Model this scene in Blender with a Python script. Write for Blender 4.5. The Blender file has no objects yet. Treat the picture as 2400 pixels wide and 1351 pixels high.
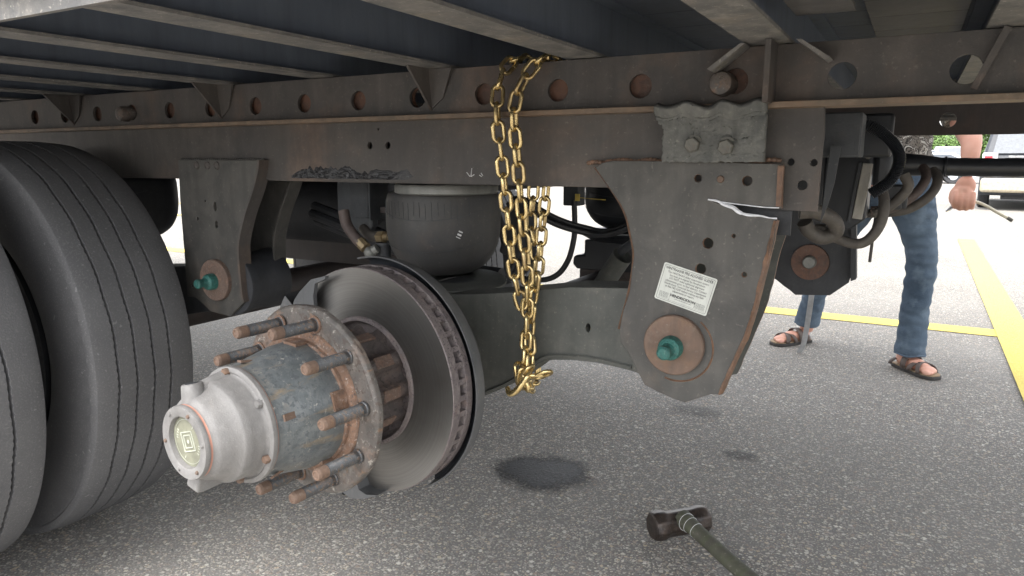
import bpy, bmesh, math, random
from math import sin, cos, pi, radians
from mathutils import Vector, Matrix, noise
from mathutils.geometry import tessellate_polygon
random.seed(7)
S = bpy.context.scene
# ------------------------------------------------------------------ camera
cam = bpy.data.cameras.new('camera'); co = bpy.data.objects.new('camera', cam)
S.collection.objects.link(co); S.camera = co
cam.sensor_width = 36; cam.lens = 1664 / 2400 * 36; cam.clip_start = .02; cam.clip_end = 1500
co.location = (0, 0, .96)
co.rotation_euler = (radians(90 - 10.32), 0, radians(29.3))
# ------------------------------------------------------------------ world, sun, exposure
w = bpy.data.worlds.new('World'); S.world = w; w.use_nodes = True
nt = w.node_tree; nt.nodes.clear()
sky = nt.nodes.new('ShaderNodeTexSky'); sky.sky_type = 'NISHITA'; sky.sun_disc = False
SUN_EL, SUN_AZ = 62, 185
sky.sun_elevation = radians(SUN_EL); sky.sun_rotation = radians(SUN_AZ)
sky.dust_density = 3; sky.air_density = 1
hs = nt.nodes.new('ShaderNodeHueSaturation'); hs.inputs['Saturation'].default_value = .16
bg = nt.nodes.new('ShaderNodeBackground'); bg.inputs['Strength'].default_value = .15
out = nt.nodes.new('ShaderNodeOutputWorld')
nt.links.new(sky.outputs[0], hs.inputs['Color']); nt.links.new(hs.outputs[0], bg.inputs[0]); nt.links.new(bg.outputs[0], out.inputs[0])
sl = bpy.data.lights.new('sun', 'SUN'); so = bpy.data.objects.new('sun', sl); S.collection.objects.link(so)
sl.energy = .9; sl.angle = radians(40); sl.color = (1, .96, .9)
az, el = radians(SUN_AZ), radians(SUN_EL)
sd = Vector((sin(az) * cos(el), cos(az) * cos(el), sin(el)))      # towards the sun
so.rotation_euler = sd.to_track_quat('Z', 'Y').to_euler()
S.view_settings.view_transform = 'Standard'; S.view_settings.look = 'None'
S.view_settings.exposure = 2.3; S.view_settings.gamma = 1; S.view_settings.use_curve_mapping = False
S.cycles.max_bounces = 8; S.cycles.diffuse_bounces = 6; S.cycles.use_denoising = True

# ------------------------------------------------------------------ materials
class N:
    def __init__(s, name):
        s.m = bpy.data.materials.new(name); s.m.use_nodes = True; s.t = s.m.node_tree; s.t.nodes.clear()
        s.out = s.n('ShaderNodeOutputMaterial'); s.b = s.n('ShaderNodeBsdfPrincipled'); s.l(s.b, 0, s.out, 0)
        s.tc = s.n('ShaderNodeTexCoord')
    def n(s, k, **kw):
        x = s.t.nodes.new(k)
        for a, v in kw.items(): setattr(x, a, v)
        return x
    def l(s, a, i, b, j): s.t.links.new(a.outputs[i], b.inputs[j])
    def noise(s, scale, detail=6, rough=.6, src=None, dist=0):
        x = s.n('ShaderNodeTexNoise'); x.inputs['Scale'].default_value = scale; x.inputs['Detail'].default_value = detail
        x.inputs['Roughness'].default_value = rough; x.inputs['Distortion'].default_value = dist
        if src: s.t.links.new(src, x.inputs['Vector'])
        else: s.l(s.tc, 'Object', x, 'Vector')
        return x
    def ramp(s, src, a, b):
        x = s.n('ShaderNodeMapRange'); x.inputs[1].default_value = a; x.inputs[2].default_value = b
        s.t.links.new(src, x.inputs[0]); return x.outputs[0]
    def math(s, op, a, b=None):
        x = s.n('ShaderNodeMath', operation=op)
        for i, v in enumerate((a, b)):
            if v is None: continue
            if isinstance(v, (int, float)): x.inputs[i].default_value = v
            else: s.t.links.new(v, x.inputs[i])
        return x.outputs[0]
    def mix(s, fac, a, b):
        x = s.n('ShaderNodeMix', data_type='RGBA')
        for i, v in ((0, fac), (6, a), (7, b)):
            if isinstance(v, (int, float)): x.inputs[i].default_value = v
            elif isinstance(v, tuple): x.inputs[i].default_value = (*v, 1)
            else: s.t.links.new(v, x.inputs[i])
        return x.outputs[2]
    def set(s, k, v):
        if isinstance(v, tuple): s.b.inputs[k].default_value = (*v, 1)
        elif isinstance(v, (int, float)): s.b.inputs[k].default_value = v
        else: s.t.links.new(v, s.b.inputs[k])
    def bump(s, h, strength=.3, dist=.002):
        x = s.n('ShaderNodeBump'); x.inputs['Strength'].default_value = strength; x.inputs['Distance'].default_value = dist
        s.t.links.new(h, x.inputs['Height']); s.l(x, 0, s.b, 'Normal')

def metal(name, base, alt=None, rust=(.16, .07, .035), rusta=.3, dust=(.30, .27, .23), dusta=.3, rough=.6, met=0, sc=6, bump=.25, fine=160, spots=None, streak=None):
    k = N(name)
    n1 = k.noise(sc, 8, .62, dist=.3); n2 = k.noise(sc * 4.3, 8, .7); n3 = k.noise(fine, 3, .6); n4 = k.noise(sc * 1.7, 5, .5, dist=1.5)
    alt = alt or tuple(c * .62 for c in base)
    c = k.mix(k.ramp(n4.outputs[0], .35, .68), base, alt)
    r = k.math('MULTIPLY', k.ramp(n1.outputs[0], .66 - .28 * rusta, .80 - .22 * rusta), k.ramp(n2.outputs[0], .32, .62))
    c = k.mix(k.math('MULTIPLY', r, min(1, .5 + rusta)), c, rust)
    d = k.math('MULTIPLY', k.ramp(n3.outputs[0], .62, .76), dusta)
    c = k.mix(d, c, dust)
    d2 = k.math('MULTIPLY', k.ramp(n2.outputs[0], .52, .78), dusta * .5)
    c = k.mix(d2, c, dust)
    mp = k.n('ShaderNodeMapping'); mp.inputs['Scale'].default_value = (1, 1, .10); k.l(k.tc, 'Object', mp, 0)
    n5 = k.noise(34, 5, .65, mp.outputs[0]); n6 = k.noise(1.9, 4, .6)
    c = k.mix(k.math('MULTIPLY', k.ramp(n5.outputs[0], .50, .74), .38), c, tuple(q * .42 for q in base))
    c = k.mix(k.math('MULTIPLY', k.ramp(n5.outputs[0], .46, .28), .22), c, tuple(q * 1.5 + .02 for q in base))
    c = k.mix(k.math('MULTIPLY', k.ramp(n6.outputs[0], .45, .7), .35), c, tuple(q * .6 for q in base))
    if spots:      # dark pits scattered in patches
        a1 = k.noise(sc * 9, 3, .6); a2 = k.noise(sc * .8, 3, .5)
        c = k.mix(k.math('MULTIPLY', k.ramp(a1.outputs[0], .54, .62), k.ramp(a2.outputs[0], .40, .60)), c, spots)
    if streak:     # rust and lime runs along the hub axis
        ms = k.n('ShaderNodeMapping'); ms.inputs['Scale'].default_value = (1, .22, 1); k.l(k.tc, 'Object', ms, 0)
        a3 = k.noise(24, 5, .7, ms.outputs[0]); c = k.mix(k.math('MULTIPLY', k.ramp(a3.outputs[0], .58, .68), .75), c, streak)
        a4 = k.noise(60, 5, .75); c = k.mix(k.math('MULTIPLY', k.ramp(a4.outputs[0], .60, .68), .6), c, (.55, .52, .46))
    k.set('Base Color', c)
    k.set('Roughness', k.math('ADD', k.math('MULTIPLY', r, .3), k.ramp(n2.outputs[0], -3 * rough, 1.8)) if False else rough)
    k.set('Metallic', k.math('MULTIPLY', k.math('SUBTRACT', 1.0, r), met) if met else 0.0)
    h = k.math('ADD', n2.outputs[0], k.math('MULTIPLY', n3.outputs[0], .35))
    k.bump(h, bump, .004)
    return k.m

def plain(name, col, rough=.5, met=0, sc=20, var=.25, bump=0, emit=None):
    k = N(name); n = k.noise(sc, 5)
    k.set('Base Color', k.mix(k.ramp(n.outputs[0], .3, .7), tuple(c * (1 - var) for c in col), tuple(min(1, c * (1 + var)) for c in col)))
    k.set('Roughness', rough); k.set('Metallic', met)
    if bump: k.bump(k.noise(sc * 6, 4).outputs[0], bump, .002)
    return k.m

M = {}
M['rail'] = metal('rail_steel', (0.087, 0.076, 0.069), (0.054, 0.051, 0.049), rusta=.48, rust=(.16, .10, .068), dusta=.28, sc=4)
M['slider'] = metal('slider_steel', (0.081, 0.071, 0.063), (0.051, 0.047, 0.045), rusta=.42, rust=(.14, .092, .066), dusta=.28, sc=3.2)
M['hanger'] = metal('hanger_steel', (0.081, 0.077, 0.070), (0.043, 0.042, 0.040), rusta=.3, rust=(.11, .078, .055), dusta=.3, sc=4.5)
M['rust_edge'] = metal('torn_rusty_edge', (.19, .105, .065), (.10, .066, .048), rusta=.5, rust=(.26, .13, .07), dusta=.4, sc=30)
M['rust'] = metal('rusty_washer', (0.162, 0.106, 0.078), (0.119, 0.085, 0.066), rusta=.5, rust=(.22, .12, .065), dusta=.45, sc=14, rough=.8)
M['rust_flange'] = metal('rusty_flange_edge', (.20, .14, .095), (.12, .095, .07), rusta=.5, rust=(.2, .12, .07), dusta=.25, sc=12)
M['plug'] = metal('rusty_plug', (.15, .075, .05), (.08, .05, .04), rusta=.6, dusta=.3, sc=20)
M['cross'] = metal('crossmember_steel', (0.196, 0.185, 0.170), (0.111, 0.111, 0.111), rusta=.35, rust=(.27, .21, .15), dusta=.9, dust=(.48, .44, .38), sc=7)
M['crossweb'] = metal('crossmember_web', (.12, .14, .175), (.10, .12, .155), rusta=.05, dusta=.08, sc=3, bump=.05)
M['boards'] = metal('floor_boards', (.115, .13, .16), (.10, .112, .14), rusta=.05, dusta=.1, sc=3, bump=.1)
M['wood'] = metal('grey_floor_planks', (0.120, 0.114, 0.112), (0.088, 0.086, 0.086), rusta=.1, dusta=.3, sc=5, bump=.15)
M['zinc'] = metal('galvanised_steel', (0.243, 0.243, 0.225), (0.153, 0.158, 0.149), rusta=.15, rust=(.2, .16, .11), dusta=.4, sc=9, rough=.5, met=.3)
M['pad'] = metal('cast_pad', (0.160, 0.160, 0.148), (0.088, 0.092, 0.088), rusta=.12, rust=(.16, .13, .09), dusta=.55, dust=(.36, .35, .31), sc=12, bump=.7, rough=.8)
M['arm'] = metal('arm_steel', (0.086, 0.088, 0.080), (0.060, 0.064, 0.058), rusta=.2, rust=(.12, .10, .065), dusta=.4, sc=6)
M['dark'] = metal('grime_and_shade', (.038, .040, .045), (.028, .030, .035), rusta=.1, rust=(.07, .045, .03), dusta=.12, sc=8)  # near-black base also holds the shade on far and hidden parts
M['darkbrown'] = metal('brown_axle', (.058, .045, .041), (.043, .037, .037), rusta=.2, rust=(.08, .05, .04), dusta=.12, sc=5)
M['bracket'] = metal('bracket_paint', (0.055, 0.060, 0.066), (0.043, 0.047, 0.053), rusta=.1, dusta=.22, sc=7)
M['bag'] = metal('air_spring_rubber', (0.056, 0.054, 0.051), (0.043, 0.043, 0.046), rusta=.3, rust=(.10, .07, .052), dusta=.3, sc=4, bump=.12, rough=.55)
M['barrel'] = metal('hub_barrel', (0.180, 0.194, 0.198), (0.115, 0.130, 0.137), rusta=.3, rust=(.28, .21, .13), dusta=.6, dust=(.42, .41, .36), sc=15, rough=.45, met=.3, bump=.35, spots=(.10, .11, .118), streak=(.26, .20, .13))
M['hubcap'] = metal('cast_aluminium', (0.218, 0.210, 0.203), (0.171, 0.166, 0.162), rusta=.05, rust=(.24, .19, .15), dusta=.5, dust=(.42, .405, .39), sc=12, rough=.6, met=.15, bump=.35, fine=420)
M['hflange'] = metal('hub_flange', (0.142, 0.123, 0.110), (0.085, 0.081, 0.077), rusta=.4, rust=(.25, .14, .085), dusta=.6, dust=(.5, .47, .42), sc=13, rough=.55, met=.2, bump=.4, spots=(.08, .06, .05), streak=(.27, .15, .08))
M['rustring'] = metal('orange_rust_ring', (0.211, 0.121, 0.078), (0.117, 0.078, 0.058), rusta=.45, rust=(.36, .17, .09), dusta=.9, dust=(.6, .55, .5), sc=22, rough=.75, bump=.7, spots=(.09, .07, .06))
M['stud'] = metal('stud_steel', (.085, .088, .092), (.055, .058, .062), rusta=.45, rust=(.22, .13, .075), dusta=.6, dust=(.36, .37, .38), sc=22, rough=.5, met=.4, bump=.2, spots=(.17, .11, .07))
M['studtip'] = metal('stud_rusty_tip', (.185, .120, .085), (.12, .08, .062), rusta=.5, rust=(.27, .145, .08), dusta=.5, dust=(.36, .30, .25), sc=34, rough=.8, bump=.4)
M['hat'] = metal('rotor_hat', (0.102, 0.081, 0.075), (0.064, 0.055, 0.053), rusta=.4, rust=(.17, .11, .085), dusta=.35, sc=16, rough=.6, bump=.5, spots=(.04, .035, .03))
M['hatpad'] = metal('rusty_pad', (0.170, 0.111, 0.085), (0.111, 0.081, 0.068), rusta=.5, rust=(.26, .14, .09), dusta=.8, dust=(.42, .36, .3), sc=60, bump=.7, fine=300)
M['rotedge'] = metal('rotor_edge', (0.170, 0.145, 0.140), (0.111, 0.093, 0.095), rusta=.4, rust=(.20, .13, .11), dusta=.5, sc=30, rough=.6, bump=.6, fine=260, spots=(.05, .04, .045))
M['shield'] = metal('dust_shield', (.105, .106, .108), (.075, .078, .082), rusta=.12, dusta=.3, sc=6)
M['green'] = metal('green_paint_nut', (.026, .135, .115), (.018, .07, .062), rusta=.3, rust=(.06, .055, .045), dusta=.5, dust=(.18, .32, .29), sc=36, rough=.55, bump=.5)
M['bolt'] = metal('dull_bolt', (.15, .145, .125), (.10, .10, .09), rusta=.3, dusta=.4, sc=30, rough=.5, met=.2)
M['hose'] = metal('tan_hose', (0.100, 0.088, 0.076), (0.060, 0.054, 0.050), rusta=.1, dusta=.3, sc=12, rough=.6)
M['hosered'] = metal('red_brown_hose', (.105, .078, .070), (.07, .055, .052), rusta=.1, dusta=.3, sc=15)
M['blackhose'] = plain('black_hose', (.022, .023, .026), .45)
M['brass'] = metal('dirty_brass', (.34, .26, .15), (.22, .17, .10), rusta=.1, dusta=.3, sc=30, met=.5, rough=.4)
M['fresh'] = plain('fresh_torn_steel', (.72, .74, .78), .45, .2, sc=80, var=.2, bump=.4)
M['skirt'] = plain('white_side_panel', (.75, .75, .74), .4)
M['greywhite'] = plain('pale_scuff', (.5, .5, .5), .6)
M['ink'] = plain('black_ink', (.03, .03, .032), .6)
M['sticker'] = metal('white_label', (0.594, 0.612, 0.567), (0.540, 0.558, 0.522), rusta=.04, rust=(.5, .42, .3), dusta=.12, dust=(.45, .43, .36), sc=20, rough=.45, bump=.05)
M['yellow'] = plain('yellow_tag', (.55, .42, .10), .5)

def ground_mat(name, wet=False, paint=None, amt=1):
    k = N(name); g = k.n('ShaderNodeNewGeometry'); P = g.outputs['Position']
    big = k.noise(.7, 4, .55, P); mid = k.noise(7, 5, .6, P)
    def vor(sc):
        v = k.n('ShaderNodeTexVoronoi'); v.inputs['Scale'].default_value = sc; v.inputs['Randomness'].default_value = 1
        d = k.noise(sc * 1.3, 2, .5, P); mx = k.n('ShaderNodeMix', data_type='VECTOR'); mx.inputs[0].default_value = .012 * 80 / sc
        k.t.links.new(P, mx.inputs[4]); k.l(d, 'Color', mx, 5); k.l(mx, 1, v, 'Vector'); return v
    va, vb = vor(84), vor(175)
    def stones(v, lo, hi, thr):
        sp = k.n('ShaderNodeSeparateColor'); k.l(v, 'Color', sp, 0)
        cr = k.n('ShaderNodeValToRGB'); e = cr.color_ramp
        cols = [(0, (0.118, 0.118, 0.124)), (.20, (0.236, 0.232, 0.224)), (.42, (0.354, 0.330, 0.295)), (.58, (0.283, 0.212, 0.171)), (.64, (0.425, 0.395, 0.348)), (.80, (0.543, 0.513, 0.460)), (.92, (0.496, 0.401, 0.283)), (.97, (0.684, 0.655, 0.590))]
        while len(e.elements) < len(cols): e.elements.new(.5)
        for el, (p, c) in zip(e.elements, cols): el.position = p; el.color = (*c, 1)
        k.l(sp, 0, cr, 0)
        m = k.ramp(v.outputs['Distance'], hi, lo)
        keep = k.ramp(sp.outputs[1], thr, thr + .02)
        return cr.outputs[0], k.math('MULTIPLY', m, keep), m
    ca, ma, ha = stones(va, .36, .48, .30); cb, mb, hb = stones(vb, .36, .52, .12)
    c = k.mix(mb, (.14, .134, .126), cb); c = k.mix(ma, c, ca)
    c = k.mix(k.ramp(mid.outputs[0], .3, .75), k.mix(.22, c, (.16, .154, .147)), c)
    c = k.mix(k.math('MULTIPLY', k.ramp(big.outputs[0], .3, .7), .35), c, (.38, .363, .335))
    h = k.math('ADD', k.math('MULTIPLY', ma, .9), k.math('MULTIPLY', mb, .5))
    if paint:
        sc = k.noise(45, 6, .65, P); sp2 = k.noise(5, 4, .6, P)
        wear = k.math('MULTIPLY', k.ramp(k.math('ADD', sc.outputs[0], k.math('MULTIPLY', sp2.outputs[0], .4)), .44, .60), .93)
        c = k.mix(wear, c, paint)
    if wet:
        sx = k.n('ShaderNodeVectorMath', operation='LENGTH'); mp = k.n('ShaderNodeMapping'); mp.inputs['Scale'].default_value = wet
        k.l(k.tc, 'Object', mp, 'Vector'); k.l(mp, 0, sx, 0)
        en = k.noise(9, 4, .7, P); e2 = k.noise(120, 2, .5, P)
        r = k.math('ADD', sx.outputs['Value'], k.math('ADD', k.math('MULTIPLY', en.outputs[0], .75), k.math('MULTIPLY', e2.outputs[0], .45)))
        a = k.ramp(r, 1.45, 1.10)
        c = k.mix(.90, c, (.010, .011, .015)); k.set('Roughness', .5); k.set('Alpha', k.math('MULTIPLY', a, amt))
        k.set('Base Color', c); k.bump(h, 1.0, .004); k.set('Specular IOR Level', .16)
        return k.m
    k.set('Base Color', c); k.set('Roughness', .85); k.set('Specular IOR Level', .3); k.bump(h, .8, .004)
    return k.m
M['asphalt'] = ground_mat('exposed_aggregate_asphalt')
M['linepaint'] = ground_mat('worn_yellow_paint', paint=(.68, .55, .14))

def tyre_mat():
    k = N('tyre_rubber'); n = k.noise(5, 6, .6); f = k.noise(260, 3, .6); sp = k.noise(70, 2, .5)
    c = k.mix(k.ramp(n.outputs[0], .3, .7), (.082, .082, .086), (.116, .115, .118))
    c = k.mix(k.math('MULTIPLY', k.ramp(sp.outputs[0], .70, .74), .5), c, (.26, .26, .26))
    c = k.mix(k.math('MULTIPLY', k.ramp(f.outputs[0], .52, .75), .6), c, (.20, .195, .19))
    k.set('Base Color', c); k.set('Roughness', .75); k.bump(f.outputs[0], .5, .0015); return k.m
M['tyre'] = tyre_mat()
def rotor_mat():
    k = N('brushed_rotor_face'); k.set('Metallic', .85)
    sep = k.n('ShaderNodeVectorMath', operation='LENGTH'); mp = k.n('ShaderNodeMapping'); mp.inputs['Scale'].default_value = (1, 0, 1)
    k.l(k.tc, 'Object', mp, 0); k.l(mp, 0, sep, 0)
    cx = k.n('ShaderNodeCombineXYZ'); k.l(sep, 'Value', cx, 0)
    n = k.noise(260, 4, .7, cx.outputs[0]); m = k.noise(9, 5, .6)
    c = k.mix(k.ramp(n.outputs[0], .3, .7), (.135, .131, .125), (.21, .204, .195))
    c = k.mix(k.math('MULTIPLY', k.ramp(m.outputs[0], .5, .72), .5), c, (.12, .11, .10))
    k.set('Base Color', c); k.set('Roughness', .42); k.set('Anisotropic', .7)
    cr = k.n('ShaderNodeVectorMath', operation='CROSS_PRODUCT'); k.l(mp, 0, cr, 0); cr.inputs[1].default_value = (0, 1, 0)
    vt = k.n('ShaderNodeVectorTransform', vector_type='VECTOR', convert_from='OBJECT', convert_to='WORLD'); k.l(cr, 0, vt, 0)
    nn = k.n('ShaderNodeVectorMath', operation='NORMALIZE'); k.l(vt, 0, nn, 0); k.l(nn, 0, k.b, 'Tangent'); return k.m
M['rotor'] = rotor_mat()
def chain_mat():
    k = N('yellow_chromate_chain'); n = k.noise(60, 3, .5); g5 = k.n('ShaderNodeNewGeometry'); dn = k.noise(28, 5, .7, g5.outputs['Position'])
    k.set('Base Color', k.mix(k.math('MULTIPLY', k.ramp(dn.outputs[0], .48, .68), .8), k.mix(k.ramp(n.outputs[0], .35, .65), (.60, .45, .21), (.70, .56, .29)), (.26, .18, .10))); k.set('Metallic', .9)
    k.set('Roughness', k.math('ADD', k.math('MULTIPLY', dn.outputs[0], .45), .06)); k.bump(k.noise(300, 3).outputs[0], .12, .001); return k.m
M['chain'] = chain_mat()
def denim_mat():
    k = N('blue_denim'); n = k.noise(4, 5, .6); f = k.noise(320, 2, .7); st = k.noise(14, 4, .6)
    c = k.mix(k.ramp(n.outputs[0], .35, .7), (.040, .066, .105), (.115, .16, .215))
    c = k.mix(k.math('MULTIPLY', k.ramp(st.outputs[0], .52, .75), .4), c, (.24, .31, .38))
    k.set('Base Color', c); k.set('Roughness', .9)
    k.bump(k.math('ADD', f.outputs[0], k.math('MULTIPLY', st.outputs[0], 2.0)), .5, .006); return k.m
M['denim'] = denim_mat()
def camo_mat():
    k = N('camouflage_cloth'); n = k.noise(16, 3, .6, dist=2.5)
    cr = k.n('ShaderNodeValToRGB'); e = cr.color_ramp; e.interpolation = 'CONSTANT'
    cols = [(0, (.03, .028, .026)), (.42, (.16, .145, .13)), (.52, (.035, .032, .03)), (.57, (.50, .49, .46)), (.64, (.20, .18, .15))]
    while len(e.elements) < len(cols): e.elements.new(.5)
    for el_, (p, c) in zip(e.elements, cols): el_.position = p; el_.color = (*c, 1)
    k.l(n, 0, cr, 0); k.set('Base Color', cr.outputs[0]); k.set('Roughness', .9); return k.m
M['camo'] = camo_mat()
def skin_mat():
    k = N('ruddy_skin'); n = k.noise(9, 5, .6)
    k.set('Base Color', k.mix(k.ramp(n.outputs[0], .35, .7), (.60, .30, .22), (.68, .39, .30))); k.set('Roughness', .55)
    k.set('Subsurface Weight', .08); k.bump(k.noise(160, 3).outputs[0], .25, .0012); return k.m
M['skin'] = skin_mat()
M['sandal'] = plain('brown_sandal_strap', (.10, .075, .065), .6, sc=40, bump=.3)
M['sole'] = plain('dark_sole', (.045, .042, .04), .8)
M['footbed'] = plain('tan_footbed', (.30, .22, .14), .8)
M['hair'] = plain('grey_hair', (.25, .24, .23), .8, sc=90, bump=.5)
M['steelbar'] = plain('bright_steel_bar', (.55, .56, .58), .35, .6, bump=.1)
M['cream'] = plain('cream_hose', (.62, .58, .46), .5)
M['carblack'] = plain('dark_car_paint', (.03, .034, .042), .55)
M['carbeige'] = plain('beige_bumper', (.40, .35, .26), .6)
M['glass'] = plain('tinted_glass', (.06, .07, .085), .45)
M['red'] = plain('red_lens', (.6, .05, .06), .2)
M['whitelens'] = plain('white_lens', (.8, .78, .76), .2)
M['rubber'] = plain('car_tyre', (.035, .035, .038), .8)
M['chrome'] = plain('chrome_trim', (.75, .75, .76), .15, .9)
M['carwhite'] = plain('white_car_paint', (.75, .76, .78), .2)
M['carsilver'] = plain('silver_car_paint', (.45, .48, .52), .25, .4)
M['leaf'] = plain('green_leaves', (.085, .15, .035), .7, sc=1.5, var=.5)
M['bark'] = plain('bark', (.12, .10, .08), .9, sc=8, bump=.5)
M['hammer'] = metal('hammer_steel', (0.068, 0.050, 0.040), (0.040, 0.036, 0.036), rusta=.3, rust=(.12, .065, .045), dusta=.35, dust=(.35, .34, .32), sc=22, rough=.38, met=.6, bump=.25)
M['handle'] = metal('mossy_handle', (0.057, 0.054, 0.042), (0.062, 0.068, 0.039), rusta=.25, rust=(.065, .055, .045), dusta=.4, sc=12, rough=.8, bump=.4)
M['grease'] = metal('black_grease', (.022, .022, .024), (.035, .035, .037), rusta=.0, dusta=.25, dust=(.35, .37, .4), sc=14, rough=.3, bump=.8, fine=70)
M['lens'] = plain('yellowed_lens', (.17, .17, .125), .5, sc=60)
M['lensline'] = plain('pale_lens_print', (.34, .35, .29), .6)
M['redline'] = plain('red_gasket', (.40, .20, .15), .7)
M['black'] = plain('black_plastic_and_shade', (.016, .018, .022), .4)
M['stripgrey'] = metal('sun_bleached_label_strip', (.42, .40, .36), (.33, .32, .29), rusta=.05, dusta=.3, sc=20)

# ------------------------------------------------------------------ geometry helpers
WO = {}
def wo(o): return WO.get(o.name, Vector((0, 0, 0)))
def props(o, label=None, cat=None, group=None, kind=None):
    for k_, v in (('label', label), ('category', cat), ('group', group), ('kind', kind)):
        if v: o[k_] = v
    return o
def empty(name, loc, label, cat, group=None):
    o = bpy.data.objects.new(name, None); S.collection.objects.link(o); o.location = loc; o.empty_display_size = .1
    WO[o.name] = Vector(loc); return props(o, label, cat, group)
def fill2d(loops):
    bm = bmesh.new(); idx = 0; es = []
    for lp in loops:
        vv = [bm.verts.new((p[0], p[1], 0)) for p in lp]
        for i in range(len(vv)): es.append(bm.edges.new((vv[i], vv[(i + 1) % len(vv)])))
    bm.verts.index_update(); bmesh.ops.triangle_fill(bm, use_beauty=True, use_dissolve=False, edges=es, normal=(0, 0, 1))
    t = [tuple(v.index for v in f.verts) for f in bm.faces]; bm.free(); return t
class G:
    def __init__(s): s.v = []; s.f = []; s.mi = []; s.T = Matrix.Identity(4)
    def add(s, vs, fs, mi=0):
        b = len(s.v); s.v += [s.T @ Vector(p) for p in vs]
        for i, f in enumerate(fs): s.f.append(tuple(b + j for j in f)); s.mi.append(mi[i] if isinstance(mi, list) else mi)
        return s
    def box(s, c, d, rot=None, mi=0, taper=1):
        vs = [Vector((x * d[0] / 2 * (taper if z > 0 else 1), y * d[1] / 2 * (taper if z > 0 else 1), z * d[2] / 2)) for z in (-1, 1) for y in (-1, 1) for x in (-1, 1)]
        if rot: vs = [rot @ p for p in vs]
        return s.add([p + Vector(c) for p in vs], [(0, 2, 3, 1), (4, 5, 7, 6), (0, 1, 5, 4), (2, 6, 7, 3), (0, 4, 6, 2), (1, 3, 7, 5)], mi)
    def prism(s, loops, a, b, ax='Y', mi=0, side=0):
        """first loop outer, others holes; 2-D points; extruded from a to b along ax (a = outer/front)"""
        def P(p, t): return {'Y': (p[0], t, p[1]), 'Z': (p[0], p[1], t), 'X': (t, p[0], p[1])}[ax]
        tris = fill2d(loops); fl = [p for lp in loops for p in lp]; n = len(fl)
        vs = [P(p, a) for p in fl] + [P(p, b) for p in fl]; fs = []; m = []
        for t in tris: fs.append(tuple(t)); m.append(mi); fs.append(tuple(n + i for i in reversed(t))); m.append(mi)
        o = 0
        for lp in loops:
            k = len(lp)
            for i in range(k):
                j = (i + 1) % k; fs.append((o + i, o + j, n + o + j, n + o + i)); m.append(side)
            o += k
        return s.add(vs, fs, m)
    def tube(s, pts, r, n=10, caps=True, mi=0, flat=1.0):
        pts = [Vector(p) for p in pts]; N_ = len(pts); vs = []; fs = []
        t0 = (pts[1] - pts[0]).normalized(); u = t0.orthogonal().normalized()
        for i, p in enumerate(pts):
            t = (pts[min(i + 1, N_ - 1)] - pts[max(i - 1, 0)]).normalized()
            u = (u - t * u.dot(t)).normalized(); w_ = t.cross(u)
            rr = r[i] if isinstance(r, (list, tuple)) else r
            for j in range(n):
                a = 2 * pi * j / n; vs.append(p + (u * cos(a) + w_ * sin(a) * flat) * rr)
        for i in range(N_ - 1):
            for j in range(n):
                k = (j + 1) % n; fs.append((i * n + j, i * n + k, (i + 1) * n + k, (i + 1) * n + j))
        if caps: fs.append(tuple(reversed(range(n)))); fs.append(tuple((N_ - 1) * n + j for j in range(n)))
        return s.add(vs, fs, mi)
    def lathe(s, prof, c, ax='Y', n=48, mi=0, a0=0, a1=2 * pi, rfun=None):
        """prof: list of (r, t[, material]) ; t along ax from c"""
        full = abs(a1 - a0 - 2 * pi) < 1e-6; m_ = n if full else n + 1; vs = []; fs = []; mm = []
        for i in range(m_):
            a = a0 + (a1 - a0) * i / n
            for p in prof:
                r, t = p[0], p[1]
                if rfun: r, t = rfun(r, t, a, i)
                q = {'Y': (r * cos(a), t, r * sin(a)), 'Z': (r * cos(a), r * sin(a), t), 'X': (t, r * cos(a), r * sin(a))}[ax]
                vs.append(Vector(q) + Vector(c))
        k = len(prof)
        for i in range(n):
            j = (i + 1) % m_
            for q in range(k - 1):
                fs.append((i * k + q, i * k + q + 1, j * k + q + 1, j * k + q)); mm.append(prof[q][2] if len(prof[q]) > 2 else mi)
        return s.add(vs, fs, mm)
    def ball(s, c, r, n=10, sc=(1, 1, 1), mi=0, rot=None):
        c = Vector(c); vs = []; fs = []
        for i in range(n + 1):
            th = pi * i / n
            for j in range(2 * n):
                ph = pi * j / n; p = Vector((sin(th) * cos(ph) * sc[0], sin(th) * sin(ph) * sc[1], cos(th) * sc[2])) * r
                if rot: p = rot @ p
                vs.append(c + p)
        for i in range(n):
            for j in range(2 * n):
                k = (j + 1) % (2 * n); fs.append((i * 2 * n + j, (i + 1) * 2 * n + j, (i + 1) * 2 * n + k, i * 2 * n + k))
        return s.add(vs, fs, mi)
    def mesh(s, name, mats, smooth=True, org=None, angle=35):
        if org is None:
            lo = [min(p[i] for p in s.v) for i in range(3)]; hi = [max(p[i] for p in s.v) for i in range(3)]
            org = Vector([(lo[i] + hi[i]) / 2 for i in range(3)])
        me = bpy.data.meshes.new(name); me.from_pydata([p - org for p in s.v], [], s.f)
        for m in (mats if isinstance(mats, (list, tuple)) else [mats]): me.materials.append(M[m])
        me.polygons.foreach_set('material_index', s.mi)
        bm = bmesh.new(); bm.from_mesh(me); bmesh.ops.remove_doubles(bm, verts=bm.verts, dist=1e-6)
        bmesh.ops.recalc_face_normals(bm, faces=bm.faces); bm.to_mesh(me); bm.free()
        if smooth:
            me.polygons.foreach_set('use_smooth', [True] * len(me.polygons)); me.set_sharp_from_angle(angle=radians(angle))
        return me, org
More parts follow.
